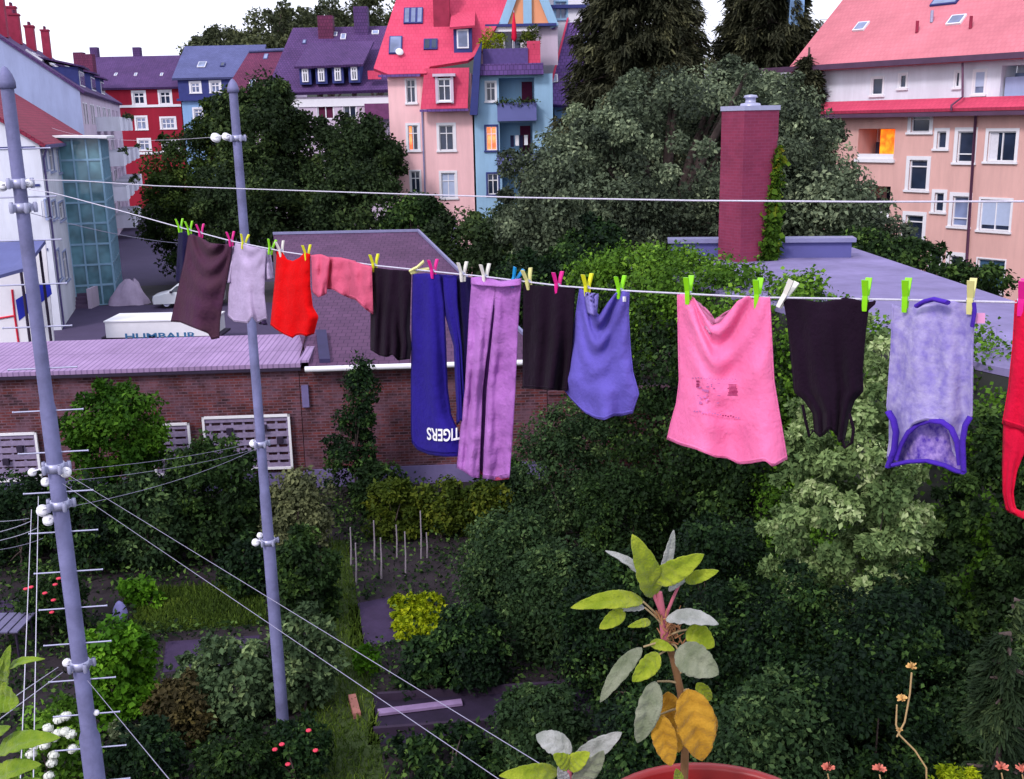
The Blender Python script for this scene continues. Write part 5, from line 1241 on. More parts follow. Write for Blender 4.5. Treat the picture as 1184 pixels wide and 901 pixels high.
pb = aZ(328, 846); PC = Vector((pb.x, pb.y, 0))
zy = lambda y: pole_z(262+(y-105)*.0895, y, PC)
rg = [zy(y) for y in (130, 160, 195, 230, 265, 300)]
POLE2 = pole(PC, zy(104), [(0, zy(626), .108, .102), (zy(624), zy(572), .092, .088), (zy(570), zy(104), .08, .066)], [], .05, [zy(160), zy(513), zy(626)],
    [(zy(158), PI*1.0, .1, .4, 1.5), (zy(159), PI*1.0, .26, .4, 1.9), (zy(513), PI*.98, .05, .5, 1.6), (zy(627), PI, .12, .6, 1.6), (zy(619), PI, .05, .6, 1.2)],
    'thinner steel pole standing farther off in the garden', (1, 0, 0))

# ================================================================== washing lines
LP0 = aY(34, 222, 10.75); LP1 = aY(1184, 350, 3.45)
LN = (LP1-LP0).cross(ZUP).normalized()
if LN.dot(CAM-LP0) < 0: LN = -LN
LD = Vector((LP1.x-LP0.x, LP1.y-LP0.y, 0)).normalized()
def on(x, y, off=0.0): return aP(x, y, LP0+LN*off, LN)
LINE = [(34, 219), (60, 223), (84, 229), (140, 244), (204, 262), (268, 279), (330, 291.5), (433, 307), (500, 314), (560, 320), (650, 331), (717, 336), (796, 340), (875, 344), (1000, 346), (1100, 348), (1184, 350), (1300, 352)]
def line_y(x):
    for (a, b), (c, d) in zip(LINE, LINE[1:]):
        if a <= x <= c: return b+(d-b)*(x-a)/(c-a)
    return LINE[-1][1]
def cord(name, pts, r, m, label, group='washing lines'):
    mb = MB(); mb.tube(pts, r, 6); o = mb.build(name, m); tag(o, label, 'washing line', group); return o
cord('washing_line', [on(x, y) for x, y in LINE]+[on(1300, 352)+LD*2.5+Vector((0, 0, .06))], .0042, ropem, 'white washing line that carries all the laundry')
UPL = [(34, 208), (90, 209), (180, 215), (300, 219), (450, 224), (600, 228.5), (800, 232), (1000, 233.5), (1184, 233), (1300, 232)]
cord('washing_line', [on(x, y, -.02) for x, y in UPL]+[on(1300, 232, -.02)+LD*2.5+Vector((0, 0, .03))], .0038, ropem, 'empty white return line running above all the laundry')
pz1 = lambda y, dx=0: PB+Vector((dx, -.1, zz(y)))
def span(a, b, sag, n=14): return [a.lerp(b, i/n)+Vector((0, 0, -sag*4*(i/n)*(1-i/n))) for i in range(n+1)]
near = lambda x, y, Y: aY(x, y, Y)
p2 = lambda y, dx=0: PC+Vector((dx, -.1, zy(y)))
for a, b, sag, lab in (
    (pz1(541, .15), p2(511, -.18), .05, 'upper of two thin lines between the two steel poles'),
    (pz1(553, .16), p2(519, -.18), .06, 'lower of two thin lines between the two steel poles'),
    (pz1(583, .12), aY(300, 517, PC.y-.3), .1, 'thin line rising from the big pole under the two others'),
    (pz1(556, .1), near(612, 925, 4.0), .0, 'bright line running down across the garden to the small sage'),
    (pz1(541, .1), near(660, 905, 4.2), .0, 'dull line running down across the garden just above the bright one'),
    (pz1(595, -.3), near(-60, 602, 6.0), .02, 'topmost white line leaving the big pole to the left edge'),
    (pz1(598, -.28), near(-60, 625, 6.2), .03, 'second white line leaving the big pole to the left edge'),
    (pz1(606, -.22), near(-60, 632, 6.4), .04, 'third white line leaving the big pole to the left edge'),
    (pz1(618, -.18), near(-60, 640, 6.6), .04, 'lowest dull line leaving the big pole to the left edge'),
    (pz1(766, -.2), near(-60, 858, 5.0), .0, 'upper line from the lowest pulley of the big pole to the left'),
    (pz1(772, -.16), near(-60, 876, 5.0), .0, 'lower line from the lowest pulley of the big pole to the left'),
    (pz1(585, -.26), near(22, 940, 5.4), .0, 'left one of two steep lines dropping beside the big pole'),
    (pz1(570, -.17), near(38, 935, 5.6), .0, 'right one of two steep lines dropping beside the big pole'),
    (pz1(782, .1), near(232, 945, 5.2), .0, 'thin grey line from the big pole down to the bottom edge'),
    (pz1(243, .05), aY(262, 283, 16), .1, 'dark cable behind the brown cloth from the big pole'),
    (p2(158, -.3), aY(60, 148, 40), .2, 'faint line from the thinner pole to the white building')):
    cord('garden_line', span(a, b, sag), .002 if 'bright' in lab else .0034 if 'dull' not in lab and 'thin' not in lab else .003, ropem if 'white' in lab or 'steep' in lab or 'lowest pulley' in lab else wirem, lab, 'lines strung between poles and houses')
# ================================================================== laundry on the line
def prof(L, t):
    if t <= L[0][0]: return L[0][1]
    for (a, b), (c, d) in zip(L, L[1:]):
        if t <= c: return b+(d-b)*(t-a)/(c-a) if c > a else d
    return L[-1][1]
class Garment:
    """Cloth hung in the vertical plane of the washing line, with folds out of that plane."""
    def __init__(s, seed, folds=(3, .02), puff=.03, lean=0.0, crumple=1.0, swag=0.0):
        s.c = crumple; s.sw = swag
        s.r = random.Random(seed); s.k = [(s.r.uniform(.6, 1.5)*folds[0], s.r.uniform(0, 6.3), s.r.uniform(-.8, .8)) for _ in range(4)]; s.amp = folds[1]; s.puff = puff; s.lean = lean
        s.ox = s.r.uniform(0, 99)
    def off(s, u, v, x, y):
        a = s.amp*(.25+.75*v)
        w = sum(math.sin(2*PI*(k*(u+sl*v*.35))+p) for k, p, sl in s.k)/2.2
        cr = .003*math.sin(x*.09+y*.05+s.ox)+.002*math.sin(x*.13-y*.08+s.ox*2)
        cr *= s.c
        if s.c > 1.5: cr += .0035*(s.c-1)*math.sin(x*.28+y*.17+s.ox*3+2*math.sin(y*.06))*math.sin(y*.11-x*.2)
        if s.sw: cr += s.sw*math.sin(2*PI*(v*4.2+1.5*(2*u-1)**2*(1-v)))*math.exp(-v*2.6)*(1-abs(2*u-1)**3)
        return a*w + s.puff*math.sin(PI*min(1, max(0, u)))*v**.7 + s.lean*v + cr
    def sheet(s, mb, L, R, top, bot, nu=26, nv=40, base=0.0, mi=0, uv=(0, 1, 0, 1)):
        rows = []
        for j in range(nv+1):
            v = j/nv; row = []
            for i in range(nu+1):
                u = i/nu; y = prof(top, u)*(1-v)+prof(bot, u)*v
                x = prof(L, y)*(1-u)+prof(R, y)*u
                uu = uv[0]+(uv[1]-uv[0])*u; vv = uv[2]+(uv[3]-uv[2])*v
                row.append(on(x, y, base+s.off(uu, vv, x, y)))
            rows.append(row)
        mb.grid(rows, mi)
        s.rows = rows
        return rows
    def hem(s, mb, k=1, r=.0022):
        for j in (-2, -3)[:k]: mb.tube([p+LN*.001 for p in s.rows[j]], r, 5)
        for e in (0, -1): mb.tube([q[e] for q in s.rows], r*.9, 5)
    def patch(s, mb, x0, y0, x1, y1, L, R, T, B, base=.006, n=4, mi=0):
        rows = []
        for j in range(n+1):
            row = []
            for i in range(n+1):
                x = x0+(x1-x0)*i/n; y = y0+(y1-y0)*j/n; u = (x-prof(L, y))/(prof(R, y)-prof(L, y)); v = (y-T)/(B-T)
                row.append(on(x, y, base+s.off(u, v, x, y)))
            rows.append(row)
        mb.grid(rows, mi)
def cloth(mb, name, m, parent=None, th=.006):
    o = mb.build(name, m, parent); md = o.modifiers.new('thickness', 'SOLIDIFY'); md.thickness = th; md.offset = 0; return o
def hang(name, x, label, cat): 
    p = on(x, line_y(x)); return thing(name, p, label, cat, 'laundry hanging on the line')
# 1 navy cloth behind the brown one
g = Garment(1, (2, .03)); mb = MB(); LL, RR = [(264, 207), (330, 203)], [(264, 226), (330, 228)]
g.sheet(mb, LL, RR, [(0, 266), (1, 271)], [(0, 326), (1, 334)], 10, 16, -.1); tag(cloth(mb, 'navy_cloth', mat_cloth('navy cotton', K(26, 22, 62), trans=.05)), 'narrow navy cloth, farthest item on the line, behind the brown one', 'cloth', 'laundry hanging on the line')
# 2 brown skirt
g = Garment(2, (1.3, .03), .06, 0, 1.5, .03); mb = MB()
LL, RR = [(268, 219), (300, 214), (340, 205), (372, 198), (395, 199)], [(268, 270), (300, 266), (340, 259), (370, 254), (395, 253)]
g.sheet(mb, LL, RR, [(0, 270), (.25, 274), (.5, 281), (.8, 283), (1, 281)], [(0, 372), (.2, 373), (.5, 380), (.78, 386), (.85, 393), (1, 391)])
g.hem(mb); tag(cloth(mb, 'brown_skirt', mat_cloth('plum brown cotton', K(86, 48, 78), trans=.08, col2=K(80, 52, 66))), 'plum brown skirt hanging between two pink pegs', 'skirt', 'laundry hanging on the line')
# 3 lavender T-shirt, upside down with sleeves hanging
t = hang('lavender_shirt', 290, 'pale lavender T-shirt with short sleeves, right of the brown skirt', 'shirt'); g = Garment(3, (1.8, .025), .05, 0, 1.8, .01); mb = MB()
LL, RR = [(280, 273), (300, 270), (340, 265), (375, 264)], [(280, 309), (310, 306), (340, 305), (375, 309)]
g.sheet(mb, LL, RR, [(0, 281), (.3, 283), (1, 288)], [(0, 366), (.15, 372), (.5, 374), (.62, 366), (.75, 374), (1, 369)])
lav = mat_cloth('pale lavender jersey', K(205, 186, 222), trans=.2); g.hem(mb); cloth(mb, 'body', lav, t)
for LL2, RR2, T, B in (([(285, 268), (328, 260)], [(285, 276), (328, 270)], [(0, 284), (1, 285)], [(0, 327), (1, 327)]), ([(288, 306), (324, 305)], [(288, 312), (324, 317)], [(0, 288), (1, 290)], [(0, 324), (1, 322)])):
    mb = MB(); g.sheet(mb, LL2, RR2, T, B, 8, 14, -.06); cloth(mb, 'sleeve', lav, t)
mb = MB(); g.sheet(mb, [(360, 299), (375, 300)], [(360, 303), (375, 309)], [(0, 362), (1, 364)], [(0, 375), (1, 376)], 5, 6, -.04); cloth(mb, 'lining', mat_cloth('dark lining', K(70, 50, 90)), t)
# 4 red top
t = hang('sleeveless_top', 340, 'bright red sleeveless top with a frayed wavy hem', 'top'); g = Garment(4, (1.8, .02), .05, 0, 1.8); mb = MB()
LL, RR = [(290, 321), (320, 319), (350, 316), (380, 313), (392, 316)], [(290, 358), (330, 358), (355, 361), (366, 367.5), (380, 364), (392, 361)]
g.sheet(mb, LL, RR, [(0, 291), (.15, 292), (.3, 300), (.5, 302), (.7, 298), (.85, 292), (1, 294)], [(0, 376), (.12, 381), (.3, 387), (.5, 391), (.58, 388), (.7, 387), (.85, 389), (1, 386)])
red = mat_cloth('scarlet jersey', K(250, 12, 18), .06, .25); g.hem(mb); cloth(mb, 'body', red, t)
# 5 pink ruffled garment folded over the line
t = hang('pink_blouse', 395, 'pink ruffled blouse folded over the line, shortest item', 'blouse'); g = Garment(5, (1.3, .03), .04, 0, 2.2); pk = mat_cloth('salmon pink cotton', K(240, 110, 145), .1, .25); mb = MB()
for a, (LL, RR, T, B, bs) in enumerate((([(294, 360), (345, 362)], [(294, 382), (345, 377)], [(0, 295), (.5, 294), (1, 298)], [(0, 338), (.4, 344), (1, 340)], .03), ([(296, 378), (340, 376)], [(296, 412), (345, 408)], [(0, 297), (.5, 298), (1, 302)], [(0, 334), (.3, 335), (.6, 341), (1, 346)], .0), ([(300, 404), (350, 404)], [(300, 429), (365, 431)], [(0, 301), (1, 308)], [(0, 344), (.3, 347), (.7, 358), (1, 363)], .03))):
    g.sheet(mb, LL, RR, T, B, 14, 16, bs)
g.hem(mb); cloth(mb, 'body', pk, t)
# 6 black shorts
g = Garment(6, (3, .025), .05); mb = MB()
g.sheet(mb, [(308, 430), (400, 429), (415, 430)], [(308, 475), (380, 473), (400, 475), (418, 473)], [(0, 309), (.5, 312), (1, 313)], [(0, 405), (.2, 411), (.4, 413), (.55, 410), (.7, 417), (1, 415)])
blk = mat_cloth('black cotton', K(30, 14, 32), .2, .04); g.hem(mb); tag(cloth(mb, 'black_shorts', blk), 'black shorts with wavy hem between the pink blouse and navy trousers', 'shorts', 'laundry hanging on the line')
# 7 navy sweatpants
t = hang('navy_sweatpants', 510, 'navy blue sweatpants slung over the line with white letters near the hem', 'trousers'); navy = mat_cloth('navy sweat cloth', K(44, 32, 138), .12, .06)
g = Garment(7, (2, .02), .05); LL, RR = [(314, 478), (360, 477), (440, 476), (500, 476), (520, 478), (530, 484)], [(314, 508), (350, 513), (400, 515), (450, 517), (480, 521), (500, 530), (530, 534)]
mb = MB(); g.sheet(mb, LL, RR, [(0, 317), (.5, 316), (1, 318)], [(0, 513), (.1, 521), (.3, 526), (.6, 528), (1, 528)], 22, 48); GN, GL, GR = g, LL, RR
g2 = Garment(8, (2, .02), .05); g2.sheet(mb, [(314, 505), (350, 511), (400, 525), (470, 528)], [(314, 528), (350, 529), (400, 534), (480, 538)], [(0, 317), (1, 319)], [(0, 492), (.4, 486), (1, 488)], 14, 40, -.03)
g.hem(mb); cloth(mb, 'leg', navy, t)
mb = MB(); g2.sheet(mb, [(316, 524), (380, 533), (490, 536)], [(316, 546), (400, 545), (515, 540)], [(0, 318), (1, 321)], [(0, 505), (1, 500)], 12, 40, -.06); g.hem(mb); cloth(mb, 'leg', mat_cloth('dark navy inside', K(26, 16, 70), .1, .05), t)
v, f = text_mesh('TIGERS', 1.0, .02); xs = [p.x for p in v]; ys = [p.y for p in v]
mb = MB(); vv = []
for p in v:
    a = 1-(p.x-min(xs))/(max(xs)-min(xs)); b = (p.y-min(ys))/(max(ys)-min(ys))     # upside down, as the cloth hangs
    x = 493.5+a*38; y = 493.5+8.5*a-7*a*a*1.15 + (b)*14.5+ (1-a)*.5
    u = (x-prof(GL, y))/(prof(GR, y)-prof(GL, y)); vv.append(on(x, y, .012+GN.off(min(1, u), (y-316)/210, x, y)+ .008*max(0, u-.6)))
mb.add(vv, f); mb.build('lettering', whitepl, t)
# 8 lilac trousers
t = hang('lilac_trousers', 575, 'long crumpled lilac trousers hanging by the waistband', 'trousers'); g = Garment(9, (1.5, .014), .04, 0, 2.6); lil = mat_cloth('crumpled lilac linen', K(205, 130, 222), .1, .25, wr=.8, col2=K(208, 140, 222)); mb = MB()
g.sheet(mb, [(322, 546), (360, 543), (450, 538), (520, 530), (545, 528)], [(322, 575), (340, 572), (360, 569), (450, 558), (555, 554)], [(0, 324), (.4, 322), (1, 325)], [(0, 541), (.3, 545), (.7, 552), (1, 553)], 20, 50, 0)
g.sheet(mb, [(322, 572), (340, 573), (360, 573), (450, 564), (555, 559)], [(322, 602), (380, 598), (450, 595), (500, 592), (555, 588)], [(0, 325), (.5, 323), (1, 326)], [(0, 553), (.5, 555), (1, 552)], 20, 50, -.012, uv=(.5, 1.5, 0, 1))
g.hem(mb); cloth(mb, 'leg', lil, t)
mb = MB(); g.sheet(mb, [(335, 566), (450, 552), (548, 546)], [(335, 582), (450, 572), (548, 570)], [(0, 330), (1, 330)], [(0, 546), (1, 546)], 6, 30, -.07); cloth(mb, 'back_leg', mat_cloth('shaded lilac back', K(120, 72, 140), .15, .05), t)  # sheet behind the slit, its shade put into a deeper lilac
mb = MB(); g.sheet(mb, [(530, 532), (555, 555)], [(530, 590), (555, 588)], [(0, 540), (1, 548)], [(0, 543), (.5, 556), (1, 554)], 12, 6, -.05); cloth(mb, 'hem_lining', mat_cloth('reddish hem lining', K(170, 70, 100)), t)
mb = MB(); g.sheet(mb, [(318, 545), (330, 545)], [(318, 603), (330, 602)], [(0, 321), (.3, 320), (.6, 326), (1, 322)], [(0, 329), (.6, 332), (1, 330)], 20, 5, .008); cloth(mb, 'waistband', lil, t)
# 9 black trousers
g = Garment(10, (2.5, .025), .05); mb = MB()
g.sheet(mb, [(328, 606), (450, 605)], [(328, 664), (400, 661), (450, 655)], [(0, 329), (.5, 331), (1, 333)], [(0, 449), (.3, 450), (.6, 451), (1, 452)]); g.hem(mb); tag(cloth(mb, 'black_trousers', blk), 'plain black trousers hanging between the lilac trousers and the blue shirt', 'trousers', 'laundry hanging on the line')
# 10 blue violet shirt
t = hang('violet_shirt', 695, 'blue violet T-shirt pegged by its hem corners, sleeves at the bottom', 'shirt'); g = Garment(11, (1.9, .035), .07, 0, 1.6, .028); vio = mat_cloth('blue violet jersey', K(118, 106, 208), .1, .2); mb = MB()
LL, RR = [(334, 671), (360, 667), (400, 660), (425, 655), (440, 646), (470, 655), (490, 666)], [(334, 727), (360, 726), (400, 728), (430, 731), (455, 738), (470, 733), (490, 727)]
g.sheet(mb, LL, RR, [(0, 334), (.1, 336), (.22, 346), (.34, 360), (.45, 365), (.58, 352), (.72, 340), (.85, 336), (1, 338)], [(0, 445), (.1, 462), (.25, 478), (.4, 484), (.55, 486), (.7, 481), (.85, 481), (1, 478)], 34, 44)
g.hem(mb); cloth(mb, 'body', vio, t)
mb = MB(); g.sheet(mb, [(336, 676), (366, 680)], [(336, 692), (360, 690)], [(0, 338), (1, 340)], [(0, 362), (1, 366)], 8, 10, .03); cloth(mb, 'fold', mat_cloth('pale violet inside', K(150, 140, 220), .1, .2), t)
mb = MB(); g.patch(mb, 720, 343, 724, 349, LL, RR, 334, 480, .02); mb.build('care_label', whitepl, t)
# 11 pink T-shirt with print
t = hang('pink_shirt', 835, 'large pink T-shirt with a faded print and flared frilly hem', 'shirt'); g = Garment(12, (1.7, .035), .08, 0, 1.5, .03); pink = mat_cloth('bright pink jersey', K(255, 135, 190, .95), .05, .3, col2=K(255, 140, 190, .95)); mb = MB()
LL, RR = [(340, 784), (400, 785), (440, 786), (465, 783), (490, 776), (512, 771), (545, 773)], [(340, 889), (380, 891), (440, 894), (470, 899), (505, 905), (535, 910), (545, 908)]
TP, BT = [(0, 340), (.1, 340), (.17, 344), (.25, 360), (.36, 377), (.45, 374), (.55, 362), (.66, 348), (.75, 343), (1, 344)], [(0, 508), (.12, 515), (.25, 520), (.4, 529), (.5, 530), (.6, 537), (.7, 536), (.82, 533), (.88, 540), (1, 531)]
g.sheet(mb, LL, RR, TP, BT, 46, 56); g.hem(mb); cloth(mb, 'body', pink, t)
mb = MB(); g.sheet(mb, [(340, 792), (386, 812)], [(340, 872), (386, 842)], [(0, 341), (.2, 352), (.45, 370), (.7, 360), (1, 346)], [(0, 372), (.3, 386), (.6, 386), (1, 376)], 20, 8, -.06); cloth(mb, 'back_panel', mat_cloth('paler pink inside', K(240, 150, 195), .05, .25), t)
pr = mat('dark rose print', K(165, 45, 100), .8, .25, 40); pr2 = mat('faded print', K(215, 120, 185), .8, .2, 40); rr_ = random.Random(5)
mb = MB(); mb2 = MB()
for i in range(9): g.patch(mb, 841+rr_.uniform(0, 2), 444.5+i*1.5, 853.5-rr_.uniform(0, 2.5), 445.4+i*1.5, LL, RR, 341, 530, .012, 3)
for i in range(26): x, y = rr_.choice((808, 817, 825))+rr_.uniform(-3, 5), 442+rr_.uniform(0, 24); g.patch(mb2, x, y, x+rr_.uniform(1.5, 4), y+rr_.uniform(.8, 1.8), LL, RR, 341, 530, .012, 2)
for i in range(16): x = 800+i*3.3; y = 436+.1*i+rr_.uniform(0, 1.5); g.patch(mb2, x, y, x+1.9, y+1.1, LL, RR, 341, 530, .012, 2)
for i in range(18): x = 802+i*3.0; y = 473+i*.45+rr_.uniform(0, 2.5); g.patch(mb if 10 < i < 16 else mb2, x, y, x+2.0, y+1.6, LL, RR, 341, 530, .012, 2)
for y in (440, 443.5, 446): g.patch(mb, 805, y, 808.2, y+2.2, LL, RR, 341, 530, .012, 2)
mb.build('print', pr, t); mb2.build('print', pr2, t)
# 12 black camisole
t = hang('black_camisole', 960, 'black camisole hanging upside down with thin straps and a frilled edge', 'camisole'); g = Garment(13, (3, .02), .06); mb = MB()
LL, RR = [(344, 906), (370, 911), (420, 916), (453, 919), (462, 930), (478, 941), (505, 943)], [(344, 1010), (350, 1012), (358, 1003), (380, 1000), (430, 996), (452, 997), (463, 987), (480, 981), (512, 975)]
g.sheet(mb, LL, RR, [(0, 348), (.1, 344), (.25, 347), (.4, 350), (.55, 347), (.68, 344), (.8, 346), (.9, 350), (1, 348)], [(0, 500), (.15, 506), (.3, 503), (.45, 496), (.6, 499), (.75, 505), (.85, 512), (1, 508)], 36, 46)
g.hem(mb); cloth(mb, 'body', blk, t)
for pts in ([(928, 468), (931, 485), (936, 505), (940, 498)], [(982, 478), (987, 496), (985, 512), (977, 518), (973, 505)]):
    mb = MB(); mb.tube([on(x, y, .03) for x, y in pts], .006, 6); mb.build('strap', blk, t)
# 13 lavender lace top
t = hang('lace_camisole', 1075, 'lavender lace top with violet trim hanging upside down', 'top'); g = Garment(14, (2, .02), .06)
lace = mat_cloth('lavender lace', K(160, 146, 226), .0, .25, scale=26.0, col2=K(214, 204, 246), wr=.5); vt = mat_cloth('deep violet trim', K(86, 52, 190), .15, .15); mb = MB()
LL, RR = [(346, 1033), (400, 1031), (470, 1026), (482, 1029), (510, 1029), (545, 1024)], [(346, 1126), (400, 1124), (480, 1123), (495, 1116), (520, 1112), (545, 1114)]
g.sheet(mb, LL, RR, [(0, 352), (.15, 357), (.35, 354), (.6, 349), (.8, 348), (1, 350)], [(0, 530), (.1, 536), (.14, 520), (.2, 504), (.3, 491), (.45, 486), (.6, 487), (.72, 492), (.82, 505), (.9, 528), (1, 541)], 44, 50); g.hem(mb); cloth(mb, 'body', lace, t)
inner = mat_cloth('violet lace back', K(92, 60, 196), .1, .2, scale=40., col2=K(196, 170, 236))
mb = MB(); g.sheet(mb, [(486, 1036), (545, 1032)], [(486, 1112), (545, 1112)], [(0, 500), (.3, 484), (.7, 484), (1, 500)], [(0, 538), (.25, 535), (.5, 534), (.75, 539), (1, 545)], 24, 16, -.04); cloth(mb, 'back_panel', inner, t)
for pts, r_ in (([(1036, 532), (1042, 514), (1050, 500), (1062, 490), (1076, 486), (1090, 488), (1100, 496), (1107, 512), (1110, 538)], .012), ([(1027, 476), (1033, 486), (1036, 500), (1034, 520), (1027, 540)], .015), ([(1122, 482), (1116, 492), (1113, 510), (1114, 544)], .013), ([(1032, 538), (1050, 534), (1072, 533), (1092, 538), (1106, 545), (1114, 546)], .013), ([(1060, 354), (1068, 349), (1080, 346), (1096, 350)], .014), ([(1126, 350), (1127, 360), (1124, 378)], .01)):
    mb = MB(); mb.tube([on(x, y, .05+.01*math.sin(x*.3)) for x, y in pts], r_, 8, flat=.6); mb.build('trim', vt, t)
mb = MB(); mb.grid([[on(x, y, .02) for x in (1128, 1133, 1139)] for y in (362, 368, 374)]); mb.build('care_label', mat('pink label', K(245, 170, 215), .8), t)
# 14 red garment at the edge
t = hang('red_swimsuit', 1205, 'red garment with a long looped strap, cut by the right picture edge', 'garment'); g = Garment(15, (1.5, .02), .05); rd = mat_cloth('crimson jersey', K(245, 25, 70), .06, .2); mb = MB()
g.sheet(mb, [(346, 1175), (400, 1172), (450, 1167), (490, 1160)], [(346, 1240), (490, 1235)], [(0, 348), (1, 350)], [(0, 490), (.4, 500), (1, 520)], 20, 30); g.hem(mb); cloth(mb, 'body', rd, t)
mb = MB(); g.sheet(mb, [(486, 1161), (540, 1159.5), (570, 1160), (590, 1164), (600, 1174)], [(486, 1196), (520, 1186), (545, 1176), (570, 1171.5), (584, 1173), (600, 1180)], [(0, 488), (1, 495)], [(0, 592), (.5, 595), (1, 596)], 8, 30); cloth(mb, 'strap', rd, t)
mb = MB(); g.sheet(mb, [(580, 1166), (600, 1168)], [(580, 1200), (600, 1205)], [(0, 585), (.4, 592), (1, 586)], [(0, 592), (.4, 600), (1, 596)], 10, 5, .01); cloth(mb, 'strap', rd, t)
# ------------------------------------------------------------------ pegs
pegc = {'green': mat('lime green plastic', K(150, 235, 30), .4, .05, 10), 'yellow': mat('yellow plastic', K(235, 235, 40), .4, .05, 10), 'pink': mat('hot pink plastic', K(240, 40, 150), .4, .05, 10), 'white': mat('white peg plastic', K(240, 236, 225), .4, .05, 10), 'blue': mat('turquoise blue plastic', K(20, 150, 215), .4, .05, 10), 'lemon': mat('pale lemon plastic', K(235, 230, 150), .4, .05, 10)}
def peg_proto():
    root = thing('clothes_peg', (0, 0, 0), 'peg', 'clothes peg', 'pegs on the washing line')
    for s in (-1, 1):
        mb = MB(); n = Vector((0, s, 0)); rows = []
        path = [(.006, -.030), (.0075, -.014), (.0085, 0), (.0085, .010), (.015, .030), (.0225, .052)]; wd = [.0055, .0065, .0065, .0065, .0075, .008]
        for (o, z), w_ in zip(path, wd):
            rows.append([Vector((-w_, s*(o-.003), z)), Vector((w_, s*(o-.003), z)), Vector((w_, s*(o+.004), z)), Vector((-w_, s*(o+.004), z)), Vector((-w_, s*(o-.003), z))])
        mb.grid(rows, 0, False); mb.poly(rows[0][:4]); mb.poly(rows[-1][:4]); mb.build('prong', pegc['green'], root)
    mb = MB(); mb.tube([Vector((-.009, 0, .004)), Vector((.009, 0, .004))], .0055, 8); mb.build('spring', steel, root)
    return root
proto = peg_proto(); first = [True]
def peg(x, colour, label, tilt=0.0, dy=0.0, k=1.25, twist=0.0):
    if x > 780: twist = .32; k = 1.42
    if first[0]: root = proto; first[0] = False; ch = children(root)
    else:
        root = proto.copy(); COL.objects.link(root); ch = []
        for c in children(proto):
            d_ = c.copy(); COL.objects.link(d_); d_.parent = root; ch.append(d_)
    root.location = on(x, line_y(x)+dy); root.rotation_euler = (0, 0, math.atan2(LD.y, LD.x)+twist); root.scale = (k, k, k)
    if tilt: root.rotation_euler = (Matrix.Rotation(tilt, 3, FW) @ Matrix.Rotation(math.atan2(LD.y, LD.x)+twist, 3, 'Z')).to_euler()
    for c in ch:
        if c.name.startswith('prong'): c.material_slots[0].link = 'OBJECT'; c.material_slots[0].material = pegc[colour]
    root['label'] = label
for a in ((208, 'green', 'lime peg at the far left end of the row, first of all pegs'), (219, 'green', 'second lime peg from the left, over the navy cloth'), (232, 'pink', 'pink peg on the left corner of the brown skirt'), (267, 'pink', 'pink peg on the right corner of the brown skirt'),
          (282, 'yellow', 'yellow peg at the left of the pale lavender T-shirt', .2), (313, 'green', 'lime peg at the right of the pale lavender T-shirt', .25), (325, 'white', 'white peg on the left shoulder of the red top', -.1), (355, 'yellow', 'yellow peg on the right shoulder of the red top'),
          (433, 'yellow', 'yellow green peg between the pink blouse and the black shorts'), (481, 'lemon', 'small tilted yellow peg on the right corner of the black shorts', 1.2), (501, 'pink', 'pink peg on the navy sweatpants'), (535, 'white', 'white peg where the navy sweatpants end on the right'),
          (561, 'white', 'white peg on the left of the lilac trousers'), (595, 'blue', 'only blue peg, on the right of the lilac trousers', .4), (611, 'lemon', 'pale yellow peg on the left of the black trousers', -.15), (645, 'pink', 'pink peg on the right of the black trousers'),
          (679, 'yellow', 'yellow peg on the left corner of the blue violet shirt'), (717, 'green', 'lime peg on the right corner of the blue violet shirt'), (796, 'green', 'lime peg on the left corner of the pink T-shirt'), (876, 'green', 'lime peg on the right corner of the pink T-shirt'),
          (907, 'white', 'white peg tilted sideways on the left corner of the black camisole', .5), (1001, 'green', 'lime peg on the right corner of the black camisole'), (1047, 'green', 'lime peg on the left corner of the lace top'), (1122, 'lemon', 'pale yellow peg on the right corner of the lace top'), (1181, 'pink', 'pink peg at the right picture edge on the red garment')):
    peg(*a)
# ================================================================== balcony ledge and potted plants
ledge = MB(); ledge.box((0, .9, 9.42), (4.4, 1.0, .14)); tag(ledge.build('balcony_ledge', concrete), kind='structure')
ZL = 9.49
sagem = mat_leaf('sage leaf', [(.09, .13, .03), (.22, .30, .03), (.36, .40, .07)], .45)
def sage_mat(name, c, c2, trans):
    if name in MATS: return MATS[name]
    m, nt, b = _new(name); uv = _coord(nt, 'UV')
    vor = nt.nodes.new('ShaderNodeTexVoronoi'); vor.inputs['Scale'].default_value = 420; nt.links.new(_coord(nt), vor.inputs['Vector'])
    n = _noise(nt, _coord(nt), 45, 4); col = _ramp(nt, n.outputs[0], [(.35, c), (.68, c2)])
    nt.links.new(col, b.inputs['Base Color']); b.inputs['Roughness'].default_value = .75; b.inputs['Specular IOR Level'].default_value = .2; b.inputs['Sheen Weight'].default_value = .3
    _bump(nt, b, vor.outputs['Distance'], .5, .002)
    tr = nt.nodes.new('ShaderNodeBsdfTranslucent'); nt.links.new(col, tr.inputs[0]); mx = nt.nodes.new('ShaderNodeMixShader'); mx.inputs[0].default_value = trans
    nt.links.new(b.outputs[0], mx.inputs[1]); nt.links.new(tr.outputs[0], mx.inputs[2]); nt.links.new(mx.outputs[0], nt.nodes['Material Output'].inputs['Surface'])
    MATS[name] = m; return m
lime = sage_mat('lime sage leaf', (.24, .33, .012), (.45, .52, .04), .42)
silver = sage_mat('silvery sage underside', (.26, .28, .25), (.44, .45, .43), .25)
olive = sage_mat('dull olive sage leaf', (.15, .18, .1), (.27, .29, .2), .25)
ochre = sage_mat('withered ochre sage leaf', (.42, .22, .012), (.6, .34, .03), .4)
